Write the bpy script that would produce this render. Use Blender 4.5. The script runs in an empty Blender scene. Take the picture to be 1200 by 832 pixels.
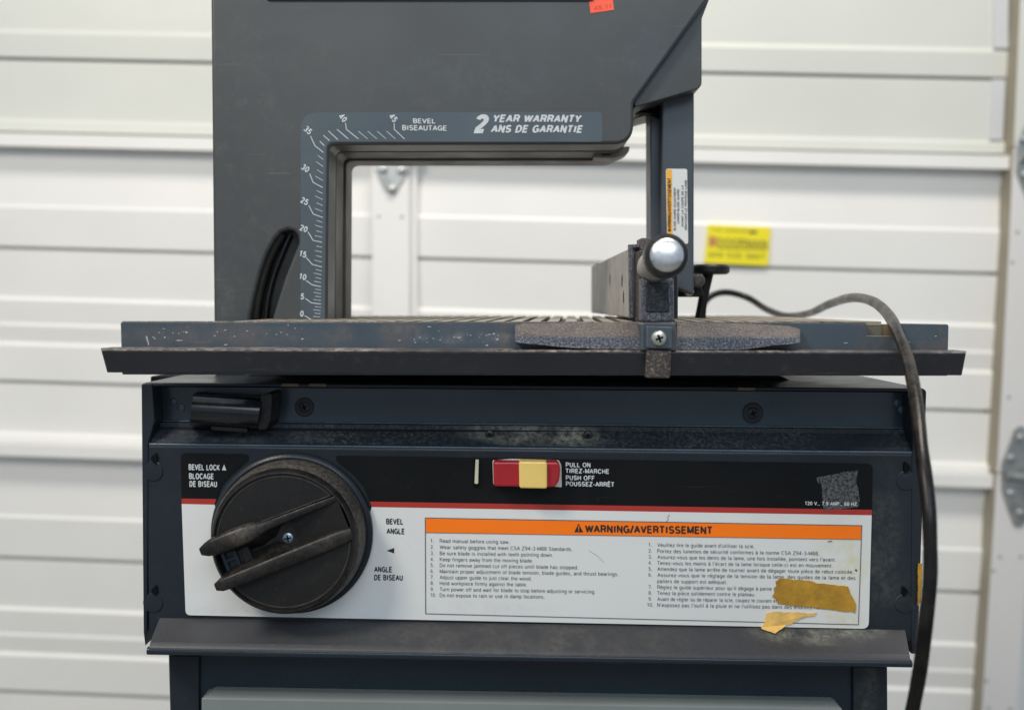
import bpy, bmesh, math, random
from mathutils import Vector, Matrix
random.seed(7)
SC = bpy.context.scene
COL = SC.collection

# ------------------------------------------------------------------ camera
F = 1167.0                       # focal length in photo pixels (35 mm lens)
PITCH = math.atan(59 / F)
cam_d = bpy.data.cameras.new('camera')
cam = bpy.data.objects.new('camera', cam_d); COL.objects.link(cam); SC.camera = cam
cam_d.sensor_width = 36.0; cam_d.lens = 36.0 * F / 1200.0
cam_d.clip_start = 0.02; cam_d.clip_end = 60
cam.rotation_euler = (math.pi / 2 - PITCH, 0, 0)
cam_d.dof.use_dof = True; cam_d.dof.focus_distance = 0.605; cam_d.dof.aperture_fstop = 5.9

def P(px, py, Y):
    """point of the upright plane at distance Y that the photo shows at pixel (px, py)"""
    a = (px - 600.0) / F; b = -(py - 416.0) / F
    dy = math.cos(PITCH) + b * math.sin(PITCH); dz = -math.sin(PITCH) + b * math.cos(PITCH)
    k = Y / dy
    return Vector((a * k, Y, dz * k))

# ------------------------------------------------------------------ light
W = bpy.data.worlds.new('World'); SC.world = W; W.use_nodes = True
W.node_tree.nodes['Background'].inputs[0].default_value = (0.72, 0.86, 1.0, 1)
W.node_tree.nodes['Background'].inputs[1].default_value = 0.45
def area(name, loc, aim, sx, sy, power, col):
    d = bpy.data.lights.new(name, 'AREA'); d.shape = 'RECTANGLE'; d.size = sx; d.size_y = sy
    d.energy = power; d.color = col
    o = bpy.data.objects.new(name, d); COL.objects.link(o); o.location = loc
    o.rotation_euler = (Vector(aim) - Vector(loc)).to_track_quat('-Z', 'Y').to_euler()
    return o
area('ceiling_lamp_or_fill', (-1.15, -0.45, 1.45), (0.1, 1.0, -0.1), 0.5, 0.5, 28, (1.0, 0.92, 0.81))
area('ceiling_lamp_or_fill', (0.35, 0.50, 2.30), (0.2, 1.5, 0.0), 1.3, 0.35, 43, (1.0, 0.92, 0.82))
area('ceiling_lamp_or_fill', (0.2, -1.7, 1.45), (0.0, 1.2, -0.2), 2.0, 1.0, 26, (0.80, 0.91, 1.0))  # unseen cool fill added behind the camera, not a ceiling lamp
SC.view_settings.view_transform = 'Standard'; SC.view_settings.look = 'None'
SC.view_settings.exposure = 0.10; SC.view_settings.gamma = 1; SC.view_settings.use_curve_mapping = False

# ------------------------------------------------------------------ materials
def lin(h):
    c = [int(h[i:i + 2], 16) / 255 for i in (0, 2, 4)]
    return tuple(x / 12.92 if x <= .04045 else ((x + .055) / 1.055) ** 2.4 for x in c) + (1,)
def mat(name, col, rough=0.5, metal=0.0, var=0.12, vscale=14, dust=None, dustcol=(.30, .27, .23), dscale=220, dlo=.55, dhi=.72,
        big=None, bump=0.0, bscale=900, edge=None, edgecol=(.30, .24, .20), scratch=0.0, coat=0, spec=.5, streak=None, patches=()):
    """col linear rgb. dust: amount of fine speckle; big: scale of the patches the speckle gathers in; edge: worn edge radius"""
    m = bpy.data.materials.new(name); m.use_nodes = True
    N = m.node_tree.nodes; L = m.node_tree.links
    b = N['Principled BSDF']
    b.inputs['Roughness'].default_value = rough; b.inputs['Metallic'].default_value = metal
    b.inputs['Specular IOR Level'].default_value = spec
    b.inputs['Coat Weight'].default_value = coat
    tc = N.new('ShaderNodeTexCoord').outputs['Object']
    def noise(scale, detail=4, vec=None, rgh=.55):
        n = N.new('ShaderNodeTexNoise'); n.inputs['Scale'].default_value = scale; n.inputs['Detail'].default_value = detail
        n.inputs['Roughness'].default_value = rgh; L.new(vec or tc, n.inputs['Vector']); return n.outputs['Fac']
    def ramp(v, lo, hi):
        r = N.new('ShaderNodeMapRange'); r.inputs['From Min'].default_value = lo; r.inputs['From Max'].default_value = hi
        L.new(v, r.inputs['Value']); return r.outputs[0]
    def mul(a, c):
        r = N.new('ShaderNodeMath'); r.operation = 'MULTIPLY'; L.new(a, r.inputs[0])
        if isinstance(c, float): r.inputs[1].default_value = c
        else: L.new(c, r.inputs[1])
        return r.outputs[0]
    def mix(f, a, c):
        r = N.new('ShaderNodeMix'); r.data_type = 'RGBA'; L.new(f, r.inputs[0])
        for v, s in ((a, r.inputs[6]), (c, r.inputs[7])):
            if isinstance(v, tuple): s.default_value = v[:3] + (1,)
            else: L.new(v, s)
        return r.outputs[2]
    c = tuple(col[:3])
    lo = tuple(x * (1 - var) for x in c); hi = tuple(min(1, x * (1 + var)) for x in c)
    out = mix(ramp(noise(vscale, 6), .3, .7), lo, hi)
    rg = ramp(noise(vscale * 1.7, 5), .3, .7)
    rr = N.new('ShaderNodeMapRange'); rr.inputs['To Min'].default_value = max(.02, rough - .09); rr.inputs['To Max'].default_value = min(1, rough + .09)
    L.new(rg, rr.inputs['Value']); rv = rr.outputs[0]
    if dust:
        f = ramp(noise(dscale, 8, rgh=.75), dlo, dhi)
        if big: f = mul(f, ramp(noise(big, 3), .35, .65))
        f = mul(f, float(dust))
        out = mix(f, out, tuple(dustcol))
    for (pc, pr, pcol, amt) in patches:
        mp = N.new('ShaderNodeMapping'); mp.inputs['Location'].default_value = tuple(-pc[i] / pr[i] for i in range(3)); mp.inputs['Scale'].default_value = tuple(1 / r for r in pr)
        L.new(tc, mp.inputs['Vector'])
        ln = N.new('ShaderNodeVectorMath'); ln.operation = 'LENGTH'; L.new(mp.outputs[0], ln.inputs[0])
        f = mul(ramp(ln.outputs['Value'], 1.0, .35), ramp(noise(260, 8, rgh=.75), .36, .60))
        f = mul(mul(f, ramp(noise(60, 4), .35, .6)), float(amt)); out = mix(f, out, tuple(pcol))
    if streak:
        mp = N.new('ShaderNodeMapping'); mp.inputs['Scale'].default_value = streak; L.new(tc, mp.inputs['Vector'])
        f = ramp(noise(1.0, 5, mp.outputs[0]), .60, .75)
        out = mix(mul(f, .5), out, tuple(dustcol))
    if scratch:
        for k, rot in enumerate((.5, -.9, 2.2)):
            mp = N.new('ShaderNodeMapping'); mp.inputs['Rotation'].default_value = (.2, rot, .1)
            mp.inputs['Scale'].default_value = (14, 14, 900); mp.inputs['Location'].default_value = (k * 3.1, 2, k)
            L.new(tc, mp.inputs['Vector'])
            f = mul(ramp(noise(1.0, 2, mp.outputs[0]), .74, .78), float(scratch))
            out = mix(f, out, tuple(min(1, x * 2.2 + .12) for x in c))
    if edge:
        bv = N.new('ShaderNodeBevel'); bv.samples = 6; bv.inputs['Radius'].default_value = edge
        g = N.new('ShaderNodeNewGeometry')
        d = N.new('ShaderNodeVectorMath'); d.operation = 'DOT_PRODUCT'; L.new(bv.outputs[0], d.inputs[0]); L.new(g.outputs['True Normal'], d.inputs[1])
        one = N.new('ShaderNodeMath'); one.operation = 'SUBTRACT'; one.inputs[0].default_value = 1.0; L.new(d.outputs['Value'], one.inputs[1])
        f = mul(ramp(one.outputs[0], .02, .16), ramp(noise(160, 6, rgh=.7), .38, .58))
        out = mix(f, out, tuple(edgecol))
    L.new(out, b.inputs['Base Color']); L.new(rv, b.inputs['Roughness'])
    if bump:
        bp = N.new('ShaderNodeBump'); bp.inputs['Strength'].default_value = bump; bp.inputs['Distance'].default_value = 0.0006
        L.new(noise(bscale, 4), bp.inputs['Height']); L.new(bp.outputs[0], b.inputs['Normal'])
    return m

M = {}
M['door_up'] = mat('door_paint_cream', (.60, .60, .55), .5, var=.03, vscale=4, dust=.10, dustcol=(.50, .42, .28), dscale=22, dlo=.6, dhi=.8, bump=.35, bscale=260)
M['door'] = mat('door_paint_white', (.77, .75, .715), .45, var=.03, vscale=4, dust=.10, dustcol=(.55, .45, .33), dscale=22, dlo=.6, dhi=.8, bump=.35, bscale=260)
M['galv'] = mat('galvanised_steel', (.42, .42, .40), .34, metal=.8, var=.25, vscale=40)
M['plastic'] = mat('charcoal_plastic', (.050, .053, .054), .46, patches=[(P(330, 60, .67), (.06, .1, .03), (.085, .08, .075), .4), (P(560, 90, .67), (.08, .1, .025), (.065, .08, .085), .5), (P(265, 350, .67), (.012, .1, .03), (.12, .115, .11), .5), (P(780, 60, .67), (.03, .1, .03), (.05, .06, .09), .6)], var=.16, vscale=6, dust=.35, dustcol=(.13, .12, .11), dscale=90, dlo=.5, dhi=.75, big=9, bump=.12, bscale=1500, scratch=.3)
M['plastic_in'] = mat('charcoal_inner_bounce_tint', (.060, .050, .042), .5, var=.1, vscale=16, bump=.2, bscale=1500)  # warm tint of light reflected off the table mixed into this plastic
M['decal'] = mat('blue_grey_decal', (.060, .080, .096), .42, var=.12, vscale=25)
M['navy'] = mat('navy_paint', (.016, .0205, .0265), .36, spec=.3, patches=[(P(1032, 620, .6), (.016, .03, .05), (.20, .20, .15), .22), (P(1035, 680, .6), (.02, .03, .03), (.15, .15, .13), .2), (P(1015, 810, .6), (.010, .03, .03), (.25, .24, .18), .3)], var=.15, vscale=12, dust=.10, dustcol=(.2, .2, .19), dscale=160, big=20, bump=.12, bscale=1200)
M['navy_gloss'] = mat('navy_gloss_paint', (.013, .022, .032), .24, spec=.4, var=.15, vscale=12, bump=.08, bscale=700)
M['navy_dust'] = mat('navy_paint_dusty', (.016, .021, .028), .5, spec=.3, var=.15, vscale=12, dust=.5, dustcol=(.22, .22, .20), dscale=420, dlo=.47, dhi=.66, big=13, bump=.5, bscale=1600, patches=[(P(650, 510, .608), (.055, .03, .008), (.34, .32, .25), .9), (P(590, 506, .608), (.04, .03, .007), (.24, .24, .21), .8), (P(280, 508, .608), (.07, .03, .008), (.14, .15, .16), .6)])
M['lip'] = mat('lip_paint_dusty', patches=[(P(960, 742, .592), (.05, .03, .006), (.34, .34, .26), .8), (P(600, 750, .59), (.14, .03, .014), (.13, .115, .095), .5)], col=(.042, .042, .047), rough=.48, var=.12, vscale=9, dust=.4, dustcol=(.15, .135, .12), dscale=500, dlo=.5, dhi=.75, big=12, bump=.25, bscale=1500)
M['rail'] = mat('rail_paint', (.023, .025, .030), .45, var=.15, vscale=20, dust=.2, dustcol=(.2, .2, .2), dscale=120, big=30, edge=.0011, edgecol=(.34, .28, .24), scratch=.35)
M['strip'] = mat('strip_blue_paint', patches=[(P(490, 385, .575), (.05, .02, .004), (.12, .11, .11), .9), (P(545, 396, .575), (.04, .02, .004), (.22, .20, .20), .9), (P(330, 392, .575), (.12, .02, .006), (.11, .10, .10), .6)], col=(.050, .067, .083), rough=.42, var=.22, vscale=16, dust=.8, dustcol=(.10, .082, .075), dscale=60, dlo=.5, dhi=.58, big=16, edge=.0008, edgecol=(.34, .28, .24), scratch=.4)
M['chip'] = mat('bare_chip', (.36, .37, .39), .5, var=.2, vscale=200)
M['fence_paint'] = mat('fence_paint_dusty', (.034, .040, .055), .45, var=.2, vscale=60, dust=.85, dustcol=(.34, .33, .36), dscale=950, dlo=.47, dhi=.66, edge=.0008, edgecol=(.36, .28, .23), bump=.4, bscale=1500)
M['fence_top'] = mat('fence_paint_sawdust', (.062, .050, .048), .6, var=.25, vscale=80, dust=.55, dustcol=(.36, .31, .28), dscale=900, dlo=.48, dhi=.66, bump=.6, bscale=1400)
M['fence_side'] = mat('fence_grey', (.36, .33, .295), .55, var=.2, vscale=50, dust=.5, dustcol=(.12, .10, .08), dscale=160, dlo=.58, dhi=.7, edge=.001, edgecol=(.2, .17, .14))
M['rusty'] = mat('rusty_clip', (.038, .028, .024), .6, var=.4, vscale=60, dust=.7, dustcol=(.34, .27, .22), dscale=600, dlo=.52, dhi=.66, bump=.6, bscale=1200)
M['table'] = mat('cast_table', (.27, .235, .18), .55, var=.25, vscale=30, dust=.4, dustcol=(.5, .44, .32), dscale=300)
M['table_dark'] = mat('cast_table_groove', (.13, .11, .08), .7, var=.2)
M['black'] = mat('black_plastic', (.010, .009, .009), .40, spec=.3, var=.3, vscale=40, dust=.35, dustcol=(.07, .055, .045), dscale=110, dlo=.45, dhi=.7, bump=.25, bscale=900, scratch=.25)
M['black_gloss'] = mat('black_gloss_plastic', (.008, .009, .011), .2, spec=.6, var=.3, vscale=60, dust=.25, dustcol=(.07, .06, .055), dscale=200)
M['knob_rim'] = mat('knob_dusty_rim', (.035, .030, .026), .65, var=.3, vscale=70, dust=.6, dustcol=(.20, .175, .15), dscale=420, dlo=.42, dhi=.65, bump=.4, bscale=900)
M['knob_face'] = mat('knob_face', (.011, .010, .0095), .5, spec=.3, var=.2, vscale=30, dust=.3, dustcol=(.07, .055, .045), dscale=200, bump=.2, bscale=1200, scratch=.18)
M['ridge'] = mat('knob_ridge', (.0085, .0075, .0070), .40, spec=.3, patches=[(P(285, 622, .567), (.021, .1, .010), (.10, .08, .066), .9), (P(375, 634, .567), (.024, .1, .010), (.065, .052, .043), .8), (P(285, 666, .567), (.020, .1, .009), (.045, .038, .032), .8)], var=.4, vscale=70, dust=.3, dustcol=(.06, .05, .04), dscale=300, dlo=.45, dhi=.65, bump=.3, bscale=900)
M['bead'] = mat('knob_bead_wear', (.045, .036, .028), .5, var=.6, vscale=120)
M['slot'] = mat('slot_brown', (.014, .012, .010), .30, var=.3, vscale=60)
M['dark'] = mat('dark_gap', (.004, .004, .005), .7, spec=.1, var=.1)
M['under'] = mat('dark_underframe', (.012, .011, .010), .5, spec=.2, var=.3, vscale=30, dust=.3, dustcol=(.06, .05, .04))
M['lbl_black'] = mat('label_black', (.0050, .0055, .006), .42, spec=.18, var=.2, vscale=20, dust=.22, dustcol=(.10, .10, .09), dscale=260, dlo=.6, dhi=.75, scratch=.12)
M['lbl_white'] = mat('label_white', patches=[(P(560, 712, .6), (.05, .02, .006), (.42, .40, .34), .25), (P(300, 714, .6), (.06, .02, .005), (.42, .40, .34), .25), (P(985, 668, .6), (.024, .02, .036), (.62, .55, .22), .55), (P(965, 726, .6), (.03, .02, .010), (.62, .56, .26), .5), (P(965, 664, .6), (.004, .02, .004), (.80, .45, .12), .9)], col=(.70, .69, .665), rough=.35, var=.025, vscale=6, dust=.12, dustcol=(.45, .42, .36), dscale=60, dlo=.6, dhi=.75)
M['lbl_red'] = mat('label_red', (.40, .030, .020), .35, var=.05)
M['lbl_orange'] = mat('label_orange', (1.0, .19, .0), .35, var=.01)
M['ink'] = mat('ink', (.02, .02, .022), .4, var=0)
M['ink_soft'] = mat('ink_soft', (.085, .085, .09), .5, var=.3, vscale=400)
M['print_white'] = mat('print_white', (.55, .56, .56), .45, var=.1, vscale=300)
M['sw_red'] = mat('switch_red', (.36, .010, .016), .35, var=.12, vscale=60, scratch=.1)
M['sw_yellow'] = mat('switch_yellow', (.80, .56, .16), .35, var=.04, vscale=60)
M['cream'] = mat('cream_plastic', (.60, .55, .40), .4, var=.1, vscale=80)
M['arm_block'] = mat('arm_block_brown', (.17, .145, .12), .5, var=.2, vscale=60)
M['bezel_white'] = mat('bezel_white', (.62, .56, .48), .45, var=.1, vscale=80)
M['chrome'] = mat('polished_cap', (.80, .80, .80), .32, metal=1.0, var=.12, vscale=160, dust=.5, dustcol=(.45, .44, .42), dscale=260, dlo=.55, dhi=.75)
M['screw'] = mat('screw_zinc', (.62, .58, .50), .3, metal=.9, var=.15, vscale=200)
M['screw_blue'] = mat('screw_steel', (.30, .38, .42), .35, metal=.8, var=.2, vscale=200)
M['screw_dark'] = mat('screw_black', (.010, .011, .013), .42, var=.3, vscale=200)
M['cord'] = mat('rubber_cord', (.005, .0045, .0042), .3, spec=.25, patches=[(P(1010, 352, .67), (.09, .5, .03), (.085, .072, .058), .9), (P(1065, 425, .53), (.03, .5, .05), (.06, .045, .033), .7)], var=.3, vscale=30, dust=.15, dustcol=(.10, .08, .06), dscale=90, dlo=.45, dhi=.7, bump=.15, bscale=500)
M['post'] = mat('post_blue_grey', (.046, .056, .068), .42, var=.1, vscale=12, bump=.1, scratch=.2)
M['orange_st'] = mat('orange_sticker', (1.0, .10, .035), .5, var=.06, vscale=40)
M['orange_ink'] = mat('orange_sticker_ink', (.75, .05, .02), .5, var=0)
M['yellow_st'] = mat('yellow_sticker', (.82, .70, .01), .4, var=.03)
M['olive_ink'] = mat('sticker_ink', (.30, .26, .02), .5, var=.1)
M['maroon_ink'] = mat('sticker_red_ink', (.50, .22, .08), .5, var=.1)
M['amber'] = mat('label_amber', (.95, .42, .01), .4, var=.02)
M['tape'] = mat('masking_tape', (.46, .24, .022), .5, var=.25, vscale=90, dust=.5, dustcol=(.62, .36, .06), dscale=220, bump=1.0, bscale=260)
M['tape'].node_tree.nodes['Principled BSDF'].inputs['Alpha'].default_value = .93
M['tape_pale'] = mat('masking_tape_pale', (.72, .44, .12), .55, var=.25, vscale=90, dust=.6, dustcol=(.46, .24, .04), dscale=70, bump=1.0, bscale=200)
M['grey_panel'] = mat('grey_lower_panel', (.20, .22, .21), .35, var=.08, vscale=8)
M['concrete'] = mat('concrete_floor', (.20, .19, .18), .7, var=.2, vscale=4)
M['wall'] = mat('wall_paint', (.70, .71, .69), .6, var=.02)
M['brown'] = mat('sawdust_brown', (.16, .11, .06), .7, var=.3, vscale=60)
def residue_mat():
    m = mat('tape_residue', (.07, .07, .07), .6, var=.3, vscale=300, dust=.4, dustcol=(.20, .20, .20), dscale=800, dlo=.45, dhi=.6)
    N = m.node_tree.nodes; L = m.node_tree.links; b = N['Principled BSDF']
    n = N.new('ShaderNodeTexNoise'); n.inputs['Scale'].default_value = 700; n.inputs['Detail'].default_value = 6
    L.new(N['Texture Coordinate'].outputs['Object'], n.inputs['Vector'])
    r = N.new('ShaderNodeMapRange'); r.inputs['From Min'].default_value = .36; r.inputs['From Max'].default_value = .55
    r.inputs['To Min'].default_value = .25; r.inputs['To Max'].default_value = 1
    L.new(n.outputs['Fac'], r.inputs['Value']); L.new(r.outputs[0], b.inputs['Alpha']); return m
M['residue'] = residue_mat()
M['recess'] = mat('recess_paint', (.022, .037, .052), .28, spec=.5, var=.2, vscale=9, bump=.08, bscale=500)
M['worn'] = mat('worn_edge', (.045, .042, .042), .5, var=.5, vscale=90, dust=.9, dustcol=(.36, .30, .26), dscale=200, dlo=.44, dhi=.6, big=18)
M['crease'] = mat('crease_highlight', (.05, .075, .10), .25, var=.3, vscale=30)  # paler blue than the housing paint: highlight along the folds painted in

# ------------------------------------------------------------------ builders
def thing(name, label, cat, loc, group=None):
    o = bpy.data.objects.new(name, None); COL.objects.link(o); o.location = loc; o.empty_display_size = .05
    o['label'] = label; o['category'] = cat
    if group: o['group'] = group
    return o
def tag(o, label, cat, group=None):
    o['label'] = label; o['category'] = cat
    if group: o['group'] = group
    return o
def world_loc(o):
    l = Vector(o.location)
    return l + (world_loc(o.parent) if (o.parent and o.type == 'EMPTY') else Vector((0, 0, 0)))
def root_of(o):
    while o.parent: o = o.parent
    return o
def adopt(o, parent):
    if parent:
        o.parent = parent
        if parent.type == 'EMPTY': o.matrix_parent_inverse = Matrix.Translation(-Vector(parent.location))
def mk(name, verts, faces, m, parent=None, bevel=0, seg=2, smooth=None, flat=False):
    me = bpy.data.meshes.new(name); me.from_pydata([tuple(v) for v in verts], [], faces)
    if not flat:
        bm = bmesh.new(); bm.from_mesh(me); bmesh.ops.remove_doubles(bm, verts=bm.verts, dist=1e-6)
        bmesh.ops.recalc_face_normals(bm, faces=bm.faces); bm.to_mesh(me); bm.free()
    me.materials.append(M[m])
    o = bpy.data.objects.new(name, me); COL.objects.link(o)
    if smooth is not None:
        for p in me.polygons: p.use_smooth = True
        me.set_sharp_from_angle(angle=math.radians(smooth))
    if bevel:
        md = o.modifiers.new('bevel', 'BEVEL'); md.width = bevel; md.segments = seg; md.limit_method = 'ANGLE'
        md.angle_limit = math.radians(32); md.use_clamp_overlap = True
    adopt(o, parent); return o
def prism_data(pts, Y, depth, ymap=None):
    f = [P(x, y, Y if ymap is None else ymap(x, y)) for x, y in pts]
    b = [Vector((v.x, Y + depth, v.z)) for v in f]; n = len(f)
    return f + b, [list(range(n)), list(range(2 * n - 1, n - 1, -1))] + [[i, i + n, (i + 1) % n + n, (i + 1) % n] for i in range(n)]
def prism(name, pts, Y, depth, m, parent=None, bevel=0.0004, **k):
    v, f = prism_data(pts, Y, depth); return mk(name, v, f, m, parent, bevel, **k)
def rect(x0, y0, x1, y1, s=0.0):
    return [(x0, y0), (x1, y0 + s * (x1 - x0)), (x1, y1 + s * (x1 - x0)), (x0, y1)]
def rnd(pts, r, n=5):
    """round the corners of a pixel polygon; r a number or one radius per corner"""
    out = []; N_ = len(pts)
    for i, p in enumerate(pts):
        ri = r[i] if isinstance(r, (list, tuple)) else r
        p = Vector(p); a = Vector(pts[i - 1]); c = Vector(pts[(i + 1) % N_])
        if ri <= 0: out.append(tuple(p)); continue
        ra = min(ri, (a - p).length * .49, (c - p).length * .49)
        A = p + (a - p).normalized() * ra; B = p + (c - p).normalized() * ra
        for k in range(n + 1):
            t = k / n; out.append(tuple((1 - t) ** 2 * A + 2 * t * (1 - t) * p + t * t * B))
    return out
def spline(pts, n=10):
    pts = [Vector(p) for p in pts]; q = [2 * pts[0] - pts[1]] + pts + [2 * pts[-1] - pts[-2]]; out = []
    for i in range(1, len(q) - 2):
        for k in range(n):
            t = k / n; a, b, c, d = q[i - 1:i + 3]
            out.append(.5 * ((2 * b) + (c - a) * t + (2 * a - 5 * b + 4 * c - d) * t * t + (3 * b - a - 3 * c + d) * t ** 3))
    out.append(pts[-1]); return out
def tube_data(pts, r, n=14, cap=True):
    V = []; Fc = []; up = Vector((0, 0, 1)); prev = None
    for i, p in enumerate(pts):
        t = (pts[min(i + 1, len(pts) - 1)] - pts[max(i - 1, 0)]).normalized()
        if prev is None:
            a = t.cross(Vector((0, 1, 0)));
            if a.length < .1: a = t.cross(up)
            a.normalize()
        else:
            a = (prev - t * prev.dot(t)).normalized()
        prev = a; b = t.cross(a); rr = r[i] if isinstance(r, list) else r
        for k in range(n):
            w = 2 * math.pi * k / n; V.append(p + (a * math.cos(w) + b * math.sin(w)) * rr)
    for i in range(len(pts) - 1):
        for k in range(n):
            Fc.append([i * n + k, i * n + (k + 1) % n, (i + 1) * n + (k + 1) % n, (i + 1) * n + k])
    if cap: Fc += [list(range(n)), list(range((len(pts) - 1) * n, len(pts) * n))]
    return V, Fc
def tube(name, pts, r, m, parent=None, n=14):
    v, f = tube_data(pts, r, n); return mk(name, v, f, m, parent, smooth=50)
def lathe_data(prof, c, n=64, axis=Vector((0, -1, 0))):
    """prof: (radius, distance towards the camera) pairs; closed at both ends"""
    a = axis.normalized(); u = a.cross(Vector((0, 0, 1)) if abs(a.z) < .9 else Vector((0, 1, 0))); u.normalize(); w = u.cross(a)
    V = []; Fc = []
    for r, d in prof:
        for k in range(n):
            t = 2 * math.pi * k / n; V.append(c + a * d + (u * math.cos(t) + w * math.sin(t)) * r)
    for i in range(len(prof) - 1):
        for k in range(n): Fc.append([i * n + k, i * n + (k + 1) % n, (i + 1) * n + (k + 1) % n, (i + 1) * n + k])
    Fc += [list(range(n)), list(range((len(prof) - 1) * n, len(prof) * n))]
    return V, Fc
def lathe(name, prof, c, m, parent=None, n=64, axis=Vector((0, -1, 0)), smooth=35, bevel=0):
    v, f = lathe_data(prof, c, n, axis); return mk(name, v, f, m, parent, bevel=bevel, smooth=smooth)
def join(parts):
    V = []; Fc = []
    for v, f in parts:
        k = len(V); V += list(v); Fc += [[i + k for i in q] for q in f]
    return V, Fc
def sweep_rows(name, rows, Yback, m, parent, bevel=.0004, seg=2, **k):
    """solid whose front is a stack of level lines ((xl,yl),(xr,yr),Y), upright sides and a back at Yback"""
    V = []; n = len(rows)
    for (l, r, Y) in rows: V += [P(*l, Y), P(*r, Y)]
    for i in range(n):
        for j in (0, 1): v = V[2 * i + j]; V.append(Vector((v.x, Yback, v.z)))
    o = 2 * n; Fc = []
    for i in range(n - 1):
        a, b, c, d = 2 * i, 2 * i + 1, 2 * i + 3, 2 * i + 2
        Fc += [[a, b, c, d], [a + o, d + o, c + o, b + o], [a, d, d + o, a + o], [b, b + o, c + o, c]]
    Fc += [[0, o, o + 1, 1], [2 * n - 2, 2 * n - 1, o + 2 * n - 1, o + 2 * n - 2]]
    return mk(name, V, Fc, m, parent, bevel, seg, **k)

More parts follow.
